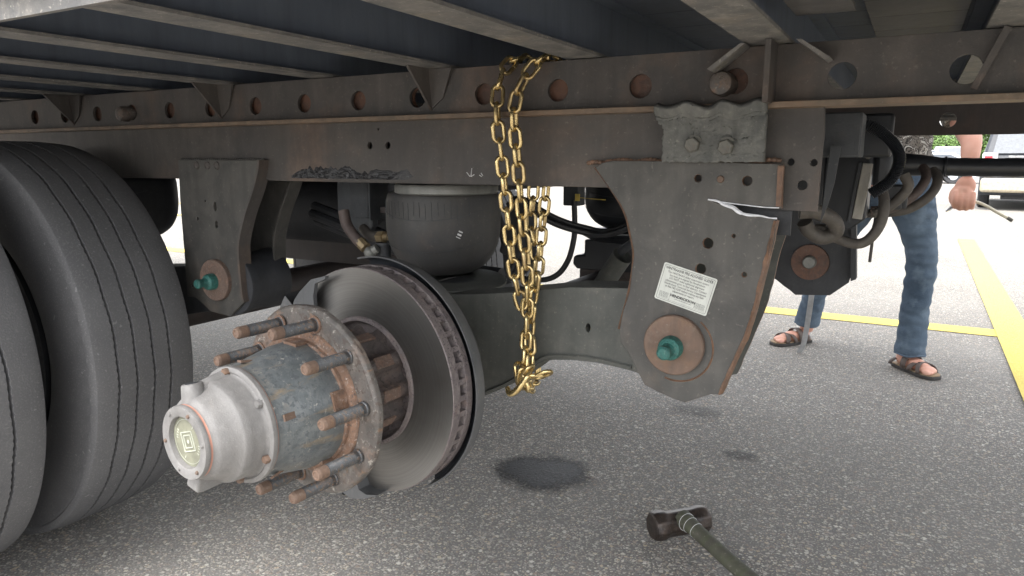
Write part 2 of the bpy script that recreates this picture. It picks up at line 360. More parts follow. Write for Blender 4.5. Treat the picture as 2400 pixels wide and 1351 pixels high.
    def build(s, name, mats, parent=None, smooth=True, bevel=0, org=None, label=None, cat=None, group=None, kind=None, angle=35):
        me, org = s.mesh(name, mats, smooth, org, angle)
        o = bpy.data.objects.new(name, me); S.collection.objects.link(o); link(o, org, parent)
        if bevel:
            b = o.modifiers.new('bevel', 'BEVEL'); b.width = bevel; b.segments = 2; b.limit_method = 'ANGLE'; b.angle_limit = radians(40); b.harden_normals = False
        return props(o, label, cat, group, kind)
def link(o, org, parent):
    org = Vector(org)
    if parent: o.parent = parent; o.location = org - wo(parent)
    else: o.location = org
    WO[o.name] = org
def inst(name, me, loc, parent, rot=None, label=None):
    o = bpy.data.objects.new(name, me); S.collection.objects.link(o); link(o, loc, parent)
    if rot is not None: o.rotation_euler = rot.to_euler() if isinstance(rot, Matrix) else rot
    if label: o['label'] = label
    return o
def copy_tree(root, loc, label=None, rot=None):
    r = root.copy(); S.collection.objects.link(r); r.location = loc
    if rot: r.rotation_euler = rot
    if label: r['label'] = label
    for ch in list(root.children):
        c = ch.copy(); S.collection.objects.link(c); c.parent = r
        for g in list(ch.children): d = g.copy(); S.collection.objects.link(d); d.parent = c
    return r
def spl(pts, n=8):
    P = [Vector(p) for p in pts]; P = [P[0] * 2 - P[1]] + P + [P[-1] * 2 - P[-2]]; o = []
    for i in range(1, len(P) - 2):
        a, b, c, d = P[i - 1:i + 3]
        for k in range(n):
            t = k / n; o.append(.5 * ((2 * b) + (c - a) * t + (2 * a - 5 * b + 4 * c - d) * t * t + (3 * b - a - 3 * c + d) * t ** 3))
    o.append(P[-2]); return o
def circ(x, z, r, n=24, rz=None, a=0):
    rz = rz or r; return [(x + r * cos(2 * pi * i / n + a), z + rz * sin(2 * pi * i / n + a)) for i in range(n)]
def wobble(pts, amp=.0015, step=.02, seed=0, closed=True):
    """a cut or torn outline: subdivide and jitter slightly"""
    o = []
    for i, p in enumerate(pts if closed else pts[:-1]):
        q = pts[(i + 1) % len(pts)]; L = math.hypot(q[0] - p[0], q[1] - p[1]); k = max(1, int(L / step))
        for j in range(k):
            t = j / k; x = p[0] + (q[0] - p[0]) * t; z = p[1] + (q[1] - p[1]) * t
            d = noise.noise(Vector((x * 60, z * 60, seed))) * amp; o.append((x + d, z + d * .7))
    return o

# ================================================================== setting
G().add([(-450, -450, 0), (450, -450, 0), (450, 450, 0), (-450, 450, 0)], [(0, 1, 2, 3)]).build('ground', 'asphalt', kind='structure', smooth=False, label='grey exposed aggregate asphalt of the parking lot')
def stripe(p, q, wd, z=.004, label=None):
    a, b = Vector((*p, 0)), Vector((*q, 0)); d = (b - a).normalized(); s_ = Vector((-d.y, d.x, 0)) * wd / 2; n = max(2, int((b - a).length / .25)); g = G(); vs = []
    for i in range(n + 1):
        c = a + (b - a) * i / n; e = noise.noise(c * 3) * .004; vs += [c + s_ * (1 + e) + Vector((0, 0, z)), c - s_ * (1 - e) + Vector((0, 0, z))]
    g.add(vs, [(2 * i, 2 * i + 1, 2 * i + 3, 2 * i + 2) for i in range(n)]).build('parking_line', 'linepaint', kind='structure', smooth=False, label=label)
stripe((-25, 5.15), (.49, 4.68), .19, .004, 'long yellow parking line running behind the trailer')
stripe((.515, 0.2), (.60, 10.1), .17, .008, 'yellow parking stall line at the right beyond the man')
for k in (-7, -5, -4, 1, 2, 3): stripe((.56 + k * 2.9, 4.9), (.60 + k * 2.9, 10.1), .17, .008, 'yellow parking stall line')
def patch(c, rx, ry, sc, name, label, amt=1):
    mm = 'wet_%s' % name; M[mm] = ground_mat(mm, wet=sc, amt=amt)
    G().add([(c[0] + cos(2 * pi * i / 48) * rx, c[1] + sin(2 * pi * i / 48) * ry, .004) for i in range(48)], [tuple(range(48))]).build('oil_stain', mm, smooth=False, label=label, cat='oil stain', kind='thing')
patch((-.93, 1.85), .26, .24, (1 / .19, 1 / .17, 1), 'a', 'wet black oil stain on the asphalt below the trailing arm')
patch((-.66, 2.62), .16, .16, (1 / .13, 1 / .08, 1), 'b', 'small faint dark oil spot on the asphalt between stain and hanger', .25)
patch((-.42, 2.28), .14, .12, (1 / .085, 1 / .05, 1), 'c', 'small faint dark oil spot on the asphalt right below the cracked hanger', .45)

# ================================================================== trailer
T = empty('semi_trailer', (0, 0, 0), 'dark rusty semi trailer undercarriage with one wheel end stripped to its bare hub', 'trailer')
# --- floor, crossmembers, outer side rail
CW = [-.2085 - .3045 * k for k in range(-5, 16)]
for i in range(16):
    y0 = .42 + i * .16
    G().box((-2.0, y0 + .079, 1.242), (7.4, .1575, .02)).build('floor_board', 'boards', T, bevel=.001)
for i in range(9):
    y0 = 1.19 + i * .15 - .6
    G().box((-.02, y0, 1.205), (.145, .148, .016)).build('floor_plank', 'wood', T, bevel=.0015)
def crossmember(x):
    g = G(); g.box((x, 1.68, 1.1325), (.063, 2.52, .005)); g.box((x, 1.68, 1.184), (.006, 2.52, .096), mi=1); g.box((x, 1.68, 1.2295), (.06, 2.52, .004), mi=1)
    return g
cm = None
for x in CW:
    if cm is None: cm = crossmember(x).build('crossmember', ['cross', 'crossweb'], T)
    else: inst('crossmember', cm.data, (x, wo(cm).y, wo(cm).z), T)
for y, s_ in ((.385, -1), (2.955, 1)):
    g = G(); g.box((-2, y, 1.165), (9, .006, .15)); g.box((-2, y - s_ * .006, 1.1), (9, .012, .006)); g.build('side_rail', 'cross', T)
    G().box((-2, y + s_ * .016, 1.25), (9, .02, .27)).build('side_panel', 'skirt', T)
    G().box((-2, y + s_ * .01, 2.6), (9, .02, 2.42)).build('box_wall', 'skirt', T)
G().box((-2, 1.67, 3.82), (9, 2.6, .03)).build('box_roof', 'skirt', T)
# plate with slots right of the wide crossmember, and diagonal brace
def slot(x, y, a=.006, b=.016): return [(x + a * cos(t) , y + (b - a) * (1 if sin(t) >= 0 else -1) + a * sin(t)) for t in [2 * pi * i / 16 + .01 for i in range(16)]]
G().prism([[(-.172, .45), (-.093, .45), (-.093, 1.155), (-.172, 1.155)], slot(-.145, .98), slot(-.12, .93), slot(-.145, .80), slot(-.12, .75)], 1.165, 1.171, 'Z').build('slotted_plate', 'wood', T)
G().tube([(.058, 1.160, 1.052), (.088, 1.155, 1.128)], .006, 4).build('diagonal_brace', 'rail', T)
# --- main rails (near and far): web with holes + flanges
HX = [.0480 - .1525 * k for k in range(0, 16)]
def main_rail(y, sgn, lab):
    loops = [[(-3.4, 1.038), (1.2, 1.036), (1.2, 1.1285), (-3.4, 1.1285)]] + [circ(x + (random.random() - .5) * .002, 1.0785, .0195, 20) for x in HX]
    loops += [circ(x, 1.0785, .0195, 20) for x in (.2, .352, .505)]
    g = G(); g.prism(loops, y, y + .008 * sgn)
    if sgn > 0: g.box((-1.1, y + .006, 1.0395), (4.6, .062, .0085), mi=1)
    else: g.box((-1.1, y - .004, 1.0375), (4.6, .060, .0085), mi=1)
    g.box((-1.1, y + sgn * .03, 1.1262), (4.6, .05, .004))
    return g.build('main_rail', ['rail', 'rust_flange'], T, bevel=.0007, label=lab)
main_rail(1.166, 1, 'near main rail with a row of round pin holes')
g = G(); loops = [[(-3.4, 1.022), (1.4, 1.022), (1.4, 1.1285), (-3.4, 1.1285)]] + [circ(x, 1.061, .0195, 20) for x in [.063 - .1435 * k for k in range(-3, 16)] if abs(x - .2065) > .03]
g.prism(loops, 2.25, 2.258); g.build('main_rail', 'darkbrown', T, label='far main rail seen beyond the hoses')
G().box((0.2, 2.285, 1.1035), (3.0, .006, .052)).build('inner_rail_strip', 'dark', T)
# gussets
for x in (-1.43, -.825, -2.035):
    g = G(); g.add([(x - .012, 1.09, 1.13), (x - .012, 1.165, 1.13), (x - .012, 1.165, 1.052), (x - .007, 1.09, 1.13), (x - .007, 1.165, 1.13), (x - .007, 1.165, 1.052)], [(0, 1, 2), (3, 5, 4), (0, 3, 4, 1), (1, 4, 5, 2), (0, 2, 5, 3)])
    g.add([(x - .007, 1.155, 1.129), (x + .045, 1.155, 1.129), (x + .02, 1.163, 1.075), (x - .007, 1.163, 1.055), (x - .007, 1.16, 1.129), (x + .045, 1.16, 1.129), (x + .02, 1.166, 1.075), (x - .007, 1.166, 1.055)], [(0, 1, 2, 3), (7, 6, 5, 4), (0, 4, 5, 1), (1, 5, 6, 2), (2, 6, 7, 3), (3, 7, 4, 0)])
    g.build('gusset', 'rail', T)
G().box((-.2, 1.135, 1.085), (.008, .06, .088)).build('gusset', 'rail', T)
for q in ([(-.290, 1.094), (-.283, 1.090), (-.236, 1.1275), (-.243, 1.1275)], [(-.118, 1.100), (-.125, 1.097), (-.165, 1.1275), (-.158, 1.1275)]): G().prism([q], 1.120, 1.164).build('gusset', 'cross', T)
# pins in holes, rusty plug faces are the slider web behind (below)
for x, m_, s_ in ((-.272, 'hflange', 1), (-1.800, 'hflange', .8)):
    g = G(); g.lathe([(0, -.050), (.010, -.050), (.0165, -.047), (.019, -.040), (.019, .03)], (x - .002, 1.19, 1.0745), n=28); g.build('locking_pin', m_, T, label='rusty round locking pin pushed through the rail')
# --- slider rails
def slider(y, sgn, name, mat_, holes, main=True):
    out_ = [(-3.2, .916), (-1.6, .915), (-.182, .909), (-.180, .881), (-.126, .880), (-.1245, 1.0), (-.1265, 1.036), (-3.2, 1.036)]
    g = G(); g.prism([out_] + holes, y, y + .008 * sgn)
    g.box((-1.70, y + sgn * .040, .9135), (3.0, .075, .007))
    return g.build(name, mat_, T, bevel=.0007)
slider(1.178, 1, 'slider_rail', 'slider', [circ(-1.003, .987, .0065, 12, .0075), circ(-.955, .987, .0065, 12, .0075), circ(-.979, 1.020, .0025, 8), circ(-.169, .955, .0055, 12), circ(-.136, .954, .0055, 12), circ(-.150, .920, .0075, 14)]).__setitem__('label', 'near slider rail with grease smear')
G().prism([[(-3.2, 1.038), (-.165, 1.038), (-.165, 1.12), (-3.2, 1.12)], circ(-.869, 1.0785, .0195, 24)], 1.180, 1.186).build('slider_upper_web', 'plug', T)
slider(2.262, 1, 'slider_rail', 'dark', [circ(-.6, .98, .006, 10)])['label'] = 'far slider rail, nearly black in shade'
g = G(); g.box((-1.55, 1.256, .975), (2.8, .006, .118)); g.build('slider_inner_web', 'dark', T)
# weld seam beads and grease on the near slider
g = G()
for i in range(46):
    x = -.50 + i * .007; z = .957 + .0015 * sin(i * .9) - (.004 if i < 5 else 0)
    g.ball((x - 0, 1.160 + .006, z), .0042, 5, (1.2, .7, .8 + .2 * random.random()))
g.build('weld_bead', 'rust_edge', T, kind='stuff', label='lumpy weld bead along the top of the cracked hanger')
g = G(); random.seed(3)
gv = []; nx, nz = 90, 16
for j in range(nz + 1):
    for i in range(nx + 1):
        u = i / nx; v = j / nz; x = -1.235 + u * .325
        top = .918 + (.030 * min(1, u * 5) * (1 - u) ** .5 + .006) * (.75 + .55 * noise.noise(Vector((u * 7, 0, 3))) + .35 * noise.noise(Vector((u * 31, 0, 1)))) + .010 * math.exp(-((u - .93) / .05) ** 2)
        z = .917 + v * max(.001, top - .917); e = min(1, 6 * min(u, 1 - u)) * (1 - v ** 3)
        gv.append((x + .02 * (v) * (u > .8), 1.1778 - e * (.0015 + .006 * abs(noise.noise(Vector((u * 34, v * 5, 1))))), z))
g.add(gv, [(j * (nx + 1) + i, j * (nx + 1) + i + 1, (j + 1) * (nx + 1) + i + 1, (j + 1) * (nx + 1) + i) for j in range(nz) for i in range(nx)])
g.build('grease_smear', 'grease', T, label='thick black grease smeared on the rail bottom edge')
# chalk scratch marks
g = G()
for a, b in (((-.762, .934), (-.754, .926)), ((-.750, .942), (-.752, .926)), ((-.752, .926), (-.744, .930)), ((-.729, .933), (-.725, .928)), ((-.733, .929), (-.727, .926))):
    g.tube([(a[0], 1.1775, a[1]), (b[0], 1.1772, b[1])], .0009, 5)
g.build('scratch_mark', 'greywhite', T)
# --- cast pad with wavy top and two bolts
def padh(u, v):
    x = -.369 + u * .168
    b = 0
    for cx_, a in ((.08, .5), (.36, .8), (.68, .9), (.93, .5)): b += a * .006 * math.exp(-((u - cx_) / .09) ** 2) * math.exp(-((v - .90) / .10) ** 2)
    for cx_ in (.36, .67): b -= .0045 * math.exp(-((u - cx_) / .085) ** 4) * math.exp(-((v - .50) / .17) ** 4)
    b -= .004 * math.exp(-((v - .74) / .06) ** 2) * (.6 + .4 * cos(u * 19))
    return b
g = G(); nx, nz = 60, 44; vs = []
for j in range(nz + 1):
    for i in range(nx + 1):
        u, v = i / nx, j / nz; x = -.369 + u * .168 + .011 * (1 - u) ** 3 * max(0, min(1, (.66 - v) * 9))
        top = 1.047 + .0035 * cos(u * 19 + 1.2) - .004 * math.exp(-((u - .5) / .06) ** 2) ; z = .955 + v * (top - .955)
        y = 1.152 - padh(u, v) - .006 + .0009 * noise.noise(Vector((u * 40, v * 40, 2)))
        if v > .85: y -= .010 * (v - .85) / .15
        vs.append((x, y, z))
g.add(vs, [(j * (nx + 1) + i, j * (nx + 1) + i + 1, (j + 1) * (nx + 1) + i + 1, (j + 1) * (nx + 1) + i) for j in range(nz) for i in range(nx)])
pad = g.build('cast_stop_pad', 'pad', T, label='grey cast pad with wavy upper edge and two hex bolts'); md = pad.modifiers.new('thick', 'SOLIDIFY'); md.thickness = .014; md.offset = 1 if False else -1
for x, z in ((-.3095, .9815), (-.2575, .9775)):
    g = G(); g.lathe([(0, -.001), (.0155, -.001), (.0158, .003), (.0158, .006)], (x, 1.1345, z), n=24)
    g.lathe([(0, -.012), (.0105, -.012), (.0125, -.010), (.0125, 0)], (x, 1.1345, z), n=6, a0=.3, a1=.3 + 2 * pi); g.build('hex_bolt', 'bolt', pad, angle=25)
# --- hangers
def plate_front(ox=0, oy=1.158):
    up = [(-.484, .945), (-.472, .953), (-.452, .957), (-.30, .956), (-.176, .952), (-.174, .885), (-.220, .8875), (-.259, .8915), (-.283, .894),
          (-.262, .887), (-.247, .882), (-.232, .876), (-.205, .872), (-.180, .868)]
    lo = [(-.181, .835), (-.190, .79), (-.211, .697), (-.232, .635), (-.252, .573), (-.268, .571), (-.311, .549), (-.348, .557), (-.382, .569), (-.411, .619), (-.428, .640), (-.432, .663), (-.425, .70), (-.415, .734), (-.409, .795), (-.413, .82), (-.418, .839), (-.424, .86), (-.435, .882), (-.455, .910)]
    return [(x + ox, z) for x, z in up] + wobble([(x + ox, z) for x, z in lo], .0016, .012, 0, False)
HOLES = [circ(-.305, .929, .006, 12), circ(-.228, .926, .0075, 12), circ(-.284, .825, .0085, 16), circ(-.294, .782, .0085, 16), circ(-.244, .839, .003, 8), circ(-.224, .778, .004, 10)]
HF = G().prism([plate_front()] + HOLES, 1.156, 1.165, side=1).build('hanger_bracket', ['hanger', 'rust_edge'], T, bevel=.0012, label='front near hanger bracket, torn open at its upper right corner')
simple_out = wobble([(-.484, .945), (-.452, .957), (-.176, .952), (-.178, .87), (-.211, .697), (-.252, .573), (-.311, .549), (-.382, .569), (-.428, .640), (-.415, .734), (-.409, .795), (-.435, .882)], .003, .015, 4)
G().prism([simple_out], 1.292, 1.300, side=1).build('hanger_plate', ['arm', 'rust_edge'], HF)
# curved left flange of the outer plate, folded back a little
fl = [(-.484, .945), (-.455, .910), (-.435, .882), (-.424, .86), (-.418, .839), (-.409, .795), (-.415, .734), (-.432, .663)]
g = G(); pf = spl([(x, 1.160, z) for x, z in fl], 5); vs = []
for p in pf: vs += [p + Vector((-.001, -.001, 0)), p + Vector((-.006, .004, 0)), p + Vector((-.008, .020, 0)), p + Vector((-.003, .020, 0)), p + Vector((.002, .004, 0))]
g.add(vs, [(i * 5 + a, i * 5 + (a + 1) % 5, (i + 1) * 5 + (a + 1) % 5, (i + 1) * 5 + a) for i in range(len(pf) - 1) for a in range(5)], [0, 1, 1, 0, 0] * (len(pf) - 1))
g.build('folded_flange', ['rust_edge', 'hanger'], HF)
# rusty right edge flange, upper stub and long lower one
g = G(); g.prism([[(-.183, .950), (-.174, .950), (-.1745, .888), (-.182, .888)]], 1.148, 1.157); g.build('cut_flange_edge', 'rust_edge', HF, bevel=.001)
E1 = [(-.182, .866), (-.192, .80), (-.211, .697), (-.233, .63), (-.252, .574)]
g = G(); pe = spl([(x, 1.156, z) for x, z in E1], 9); vs = []
for i, p in enumerate(pe):
    wv = .0024 + .0040 * abs(noise.noise(p * 38)); vs += [p + Vector((-wv, -.002, 0)), p + Vector((.0015 + .002 * noise.noise(p * 44), -.005 - .003 * noise.noise(p * 60), 0)), p + Vector((.0045 + .003 * noise.noise(p * 52), .004, 0)), p + Vector((.004, .012, 0))]
g.add(vs, [(i * 4 + a, i * 4 + (a + 1) % 4, (i + 1) * 4 + (a + 1) % 4, (i + 1) * 4 + a) for i in range(len(pe) - 1) for a in range(4)])
g.build('cut_flange_edge', 'rust_edge', HF, label='long ragged rusty edge of the torn hanger')
# bright fresh tear lips
tl = [(-.287, .8955), (-.272, .8935), (-.262, .8885), (-.247, .884), (-.238, .8775), (-.225, .8735), (-.205, .8725), (-.192, .870), (-.180, .8695)]
g = G(); p3 = spl([(x, 1.155, z) for x, z in tl], 6); n_ = len(p3)
g.tube(p3, [max(.0004, (.0012 + .0022 * sin(pi * min(1, i / n_ * 1.15)) * (1 if i < n_ * .55 else .55) + .0006 * noise.noise(p * 90))) for i, p in enumerate(p3)], 6); g.build('torn_edge', 'fresh', HF, label='bright silvery torn metal lip of the crack')
g = G(); g.tube(spl([(-.268, 1.155, .8925), (-.24, 1.155, .8895), (-.2, 1.155, .886), (-.178, 1.155, .8858)], 6), .0009, 6); g.build('torn_edge', 'fresh', HF)
G().box((-.225, 1.20, .875), (.12, .004, .07)).build('crack_shade_sheet', 'dark', HF)  # dark sheet added behind the tear to stand for the shade inside
def hexb(x, z, r, y, parent, mat_, name='bolt', n=6, h=.008):
    g = G(); g.lathe([(0, -h), (r * .8, -h), (r, -h + .002), (r, 0)], (x, y, z), n=n); return g.build(name, mat_, parent)
hexb(-.269, .928, .006, 1.156, HF, 'rust', n=10, h=.003)
def pivot(x, z, y, parent, wr, lab, wm='rust', bm_='green'):
    g = G(); g.lathe([(.0, -.012), (wr - .002, -.012), (wr, -.010), (wr, .0)], (x, y, z), n=56); wsh = g.build('washer', wm, parent)
    g = G(); c = (x - .002, y - .012, z - .003)
    g.lathe([(0, -.022), (.013, -.022), (.0185, -.018), (.0205, -.009), (.0205, 0)], c, n=6 if False else 28)
    g.lathe([(0, -.048), (.0085, -.048), (.0115, -.045), (.0115, -.038), (.0100, -.034), (.0105, -.028), (.0125, -.022)], c, n=24); g.build('pivot_bolt', bm_, parent, label=lab)
pivot(-.3315, .650, 1.156, HF, .0515, 'green painted pivot bolt')
g = G(); g.lathe([(.058, .002), (.060, -.0015), (.0625, .002)], (-.327, 1.155, .646), n=40, a0=-1.9, a1=.9); g.build('weld_arc', 'rust_edge', HF)
def bushing(x, z, y0, y1, r, parent):
    g = G(); L = y1 - y0; g.lathe([(0, 0), (r * .9, 0), (r * .92, .004), (r * .86, L * .3), (r * .86, L * .7), (r * .92, L - .004), (r * .9, L), (0, L)], (x, y0, z), n=40); g.build('bushing', 'dark', parent)
bushing(-.335, .645, 1.166, 1.292, .075, HF)
# rear near hanger
g = G()
for i in range(40):
    g.ball((-1.597 + i * .0073, 1.166, .958 + .001 * sin(i)), .0038, 5, (1.2, .7, .8))
g.build('weld_bead', 'hanger', T, kind='stuff', label='weld bead along the top of the rear hanger')
RO = [(-1.599, .957), (-1.311, .957), (-1.318, .93), (-1.339, .884), (-1.365, .84), (-1.383, .802), (-1.397, .765), (-1.401, .729), (-1.399, .645), (-1.394, .619), (-1.451, .575), (-1.522, .581), (-1.576, .612), (-1.606, .612), (-1.606, .65), (-1.605, .715), (-1.605, .846)]
HR = G().prism([wobble(RO, .0008, .02), circ(-1.475, .846, .0065, 12, .011), circ(-1.543, .814, .0035, 10, .005), circ(-1.475, .802, .0065, 12, .009), circ(-1.586, .640, .0035, 8), circ(-1.51, .858, .003, 8)], 1.156, 1.165, side=0).build('hanger_bracket', ['hanger', 'rust_edge'], T, bevel=.0014, label='rear near hanger bracket beside the dual tyres')
g = G(); ps = spl([(x, 0, z) for x, z in RO[1:10]], 4); vs = []
for p in ps: vs += [(p.x - .001, 1.150, p.z), (p.x + .006, 1.150, p.z), (p.x + .006, 1.185, p.z), (p.x - .001, 1.185, p.z)]
g.add(vs, [(i * 4 + a, i * 4 + (a + 1) % 4, (i + 1) * 4 + (a + 1) % 4, (i + 1) * 4 + a) for i in range(len(ps) - 1) for a in range(4)]); g.build('folded_flange', 'rail', HR)
g = G(); g.prism([RO], 1.292, 1.30); ps = spl([(x, 0, z) for x, z in RO[1:10]], 4); vs = []
for p in ps: vs += [(p.x - .001, 1.26, p.z), (p.x + .005, 1.26, p.z), (p.x + .005, 1.298, p.z), (p.x - .001, 1.298, p.z)]
g.add(vs, [(i * 4 + a, i * 4 + (a + 1) % 4, (i + 1) * 4 + (a + 1) % 4, (i + 1) * 4 + a) for i in range(len(ps) - 1) for a in range(4)]); g.build('hanger_plate', 'hanger', HR)
for x in (-1.530, -1.490, -1.457):
    g = G(); g.lathe([(0, -.001), (.007, -.001), (.0085, -.003), (.010, 0)], (x, 1.156, .944), n=16); g.build('plug_weld', 'rail', HR)
pivot(-1.486, .665, 1.156, HR, .0515, 'green painted rear pivot bolt', 'hatpad')
bushing(-1.45, .655, 1.166, 1.292, .085, HR)
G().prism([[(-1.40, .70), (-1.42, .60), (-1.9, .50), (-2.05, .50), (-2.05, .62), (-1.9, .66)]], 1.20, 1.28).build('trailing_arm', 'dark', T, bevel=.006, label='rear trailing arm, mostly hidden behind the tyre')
# far hanger with grey bolt
FO = [(-.361, .80), (-.36, .60), (-.289, .549), (-.193, .556), (-.143, .600), (-.137, .627), (-.150, .803), (-.154, .93), (-.361, .93)]
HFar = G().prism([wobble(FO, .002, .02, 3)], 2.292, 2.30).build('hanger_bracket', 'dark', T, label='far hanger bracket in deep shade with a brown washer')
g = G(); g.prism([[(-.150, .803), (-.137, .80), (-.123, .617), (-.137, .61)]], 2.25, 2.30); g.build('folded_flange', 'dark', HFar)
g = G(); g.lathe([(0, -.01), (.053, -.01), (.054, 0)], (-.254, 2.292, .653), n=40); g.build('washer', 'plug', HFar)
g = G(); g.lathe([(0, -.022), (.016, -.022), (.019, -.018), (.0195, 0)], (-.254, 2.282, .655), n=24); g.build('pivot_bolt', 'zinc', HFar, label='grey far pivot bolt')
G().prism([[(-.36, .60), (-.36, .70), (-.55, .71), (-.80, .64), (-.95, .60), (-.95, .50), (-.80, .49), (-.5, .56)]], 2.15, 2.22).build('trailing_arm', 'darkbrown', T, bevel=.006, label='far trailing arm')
# --- front trailing arm
AO = [(-.33, .735), (-.427, .731), (-.55, .722), (-.673, .701), (-.75, .690), (-.821, .683), (-.90, .66), (-.96, .60), (-.97, .54), (-.93, .48), (-.87, .45), (-.80, .452), (-.766, .462), (-.72, .486), (-.673, .512), (-.640, .538), (-.616, .561), (-.60, .571), (-.579, .576), (-.54, .581), (-.490, .583), (-.45, .580), (-.422, .577), (-.33, .56), (-.29, .60), (-.27, .65), (-.29, .70)]
A = G().prism([AO, circ(-.510, .648, .0048, 14, .0085)], 1.200, 1.285, side=0).build('trailing_arm', ['arm', 'rust_edge'], T, bevel=.010, label='front near trailing arm, grey with a slotted hole, the chain looped round it')
g = G(); pa = spl([(x, 1.198, z + .008) for x, z in [(-.422, .577), (-.490, .583), (-.54, .581), (-.585, .576), (-.616, .561), (-.673, .512), (-.74, .474)]], 6); g.tube(pa, .0035, 6); g.build('weld_bead', 'arm', A)
# --- axles
def axle(x, z, lab, yaw=0):
    g = G(); g.lathe([(.052, 1.05), (.064, 1.12), (.064, 2.5), (.05, 2.6)], (x, 0, z), n=36); return g.build('axle_tube', 'darkbrown', T, label=lab)
axle(-.84, .545, 'front axle tube'); axle(-1.975, .50, 'rear axle tube seen behind the rear hanger')
g = G(); g.lathe([(.05, 1.03), (.100, 1.04), (.104, 1.06), (.098, 1.10), (.085, 1.13), (.085, 1.20)], (-.832, 0, .56), n=48); g.build('torque_flange', 'arm', T)
g = G(); g.lathe([(.066, 1.105), (.074, 1.11), (.074, 1.13)], (-.800, 0, .555), n=40); g.build('seal_ring', 'rust_edge', T)
# --- air springs
def air_spring(cx_, cy_, r, z0, z1, bagm, lab):
    H = z1 - z0
    g = G(); prof = [(r * .2, z0 + .002), (r * .46, z0), (r * .60, z0 + H * .035), (r * .80, z0 + H * .15), (r * .94, z0 + H * .33), (r * .99, z0 + H * .50), (r, z0 + H * .62), (r * .995, z0 + H * .82), (r * .97, z1 - .010), (r * .90, z1 - .002), (r * .8, z1)]
    def rf(rr, t, a, i): return rr * (1 + .012 * noise.noise(Vector((cos(a) * 2, sin(a) * 2, t * 9)))), t
    pr = [(p.x, p.z) for p in spl([(a, 0, b) for a, b in prof], 5)]
    g.lathe(pr, (cx_, cy_, 0), 'Z', 72, rfun=rf); bag = g.build('air_spring', bagm, T, label=lab, angle=80)
    g = G()
    for k in range(2):   # moulded cord lines, pale thin arcs
        pts = [(cx_ + (r * 1.003) * cos(a), cy_ + (r * 1.003) * sin(a), z0 + H * (.86 - .36 * k) - .035 * sin((a - 3.4) * 1.05)) for a in [3.4 + 2.6 * i / 40 for i in range(41)]]
        g.tube(pts, .0006, 4)
    g.build('mould_line', 'bracket', bag, kind='stuff')
    return bag
B1 = air_spring(-.962, 1.385, .134, .695, .888, 'bag', 'front near air spring bag, black rubber with pale mould lines')
g = G(); g.lathe([(0, .904), (.116, .904), (.1185, .900), (.1185, .885), (.114, .882), (0, .882)], (-.935, 1.36, 0), 'Z', 56); g.build('top_plate', 'zinc', B1, label='galvanised round top plate')
g = G(); n_ = 22
for k in range(n_):
    a = 3.55 + 2.3 * k / n_; g.tube([(-.962 + .1349 * cos(a), 1.385 + .1349 * sin(a), .868 - .002 * (k % 3)), (-.962 + .1347 * cos(a + .01), 1.385 + .1347 * sin(a + .01), .838 - .004 * (k % 4))], .0005, 4)
g.build('mould_rib', 'bracket', B1, kind='stuff')
g = G(); g.T = Matrix.Translation((-.8375, 1.263, .800)) @ Matrix.Rotation(radians(28), 4, 'Z') @ Matrix.Rotation(radians(25), 4, 'Y')
for dx, dz, ww, hh in ((0, 0, .009, .004), (0, .007, .009, .003), (0, -.0065, .010, .0015)):
    g.box((dx, 0, dz), (ww, .0008, hh))
g.build('white_mark', 'greywhite', B1)
g = G(); prf = [(.05, .690), (.105, .688), (.112, .684), (.112, .679), (.05, .676)]
g.lathe(prf, (-.90, 1.325, .0), 'Z', 48, rfun=lambda r, t, a, i: (r * (1 + .12 * max(0, cos(a - .2))), t + .012 * max(0, sin(a)) )); g.build('spring_seat', 'zinc' if False else 'arm', B1)
G().box((-.87, 1.36, .645), (.15, .12, .07)).build('seat_pedestal', 'dark', B1, bevel=.004)
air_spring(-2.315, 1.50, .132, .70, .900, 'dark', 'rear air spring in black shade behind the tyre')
B3 = air_spring(-.80, 2.22, .150, .735, .90, 'black', 'far air spring, black')
g = G(); g.lathe([(.05, .722), (.150, .728), (.155, .718), (.12, .700), (.05, .698)], (-.80, 2.20, 0), 'Z', 40); g.build('spring_seat', 'black', B3)
G().prism([[(-.93, .700), (-.72, .700), (-.72, .60), (-.955, .60), (-.97, .615), (-.965, .645), (-.93, .65)]], 2.14, 2.24).build('spring_pedestal', 'black', B3, bevel=.008)
# far mounting box, yellow tag
FB = G().box((-.868, 1.92, .87), (.05, .05, .09)).build('hose_bracket', 'bracket', T, bevel=.004)
G().box((-.845, 1.892, .850), (.014, .004, .020)).build('tag', 'yellow', FB)
G().tube([(-.838, 1.89, .850), (-.80, 1.88, .848), (-.755, 1.885, .846)], .0013, 5).build('tie_tail', 'yellow', FB)
# valve bracket left of the air spring + rounded lower part
VB = G().prism([[(-1.306, .92), (-1.205, .92), (-1.205, .812), (-1.30, .812), (-1.308, .825)]], 1.40, 1.408).build('valve_bracket', 'bracket', T, bevel=.003)
G().prism([[(-1.306, .83), (-1.205, .81), (-1.205, .79), (-1.235, .752), (-1.262, .752), (-1.295, .785)]], 1.412, 1.44).build('bracket_lobe', 'bracket', VB, bevel=.006)
G().box((-1.201, 1.44, .86), (.005, .08, .11)).build('bracket_web', 'bracket', VB, bevel=.001)
G().tube([(-1.16, 1.47, .92), (-1.16, 1.47, .77)], .028, 16).build('valve_body', 'dark', VB)
G().box((-1.15, 1.46, .83), (.09, .05, .015)).build('bracket_shelf', 'darkbrown', VB)
g = G(); g.tube(spl([(-1.205, 1.31, .835), (-1.19, 1.305, .80), (-1.155, 1.30, .768), (-1.145, 1.30, .762)], 6), .0135, 12); g.build('hose', 'hosered', T, label='short red brown hose with a brass end beside the air spring')
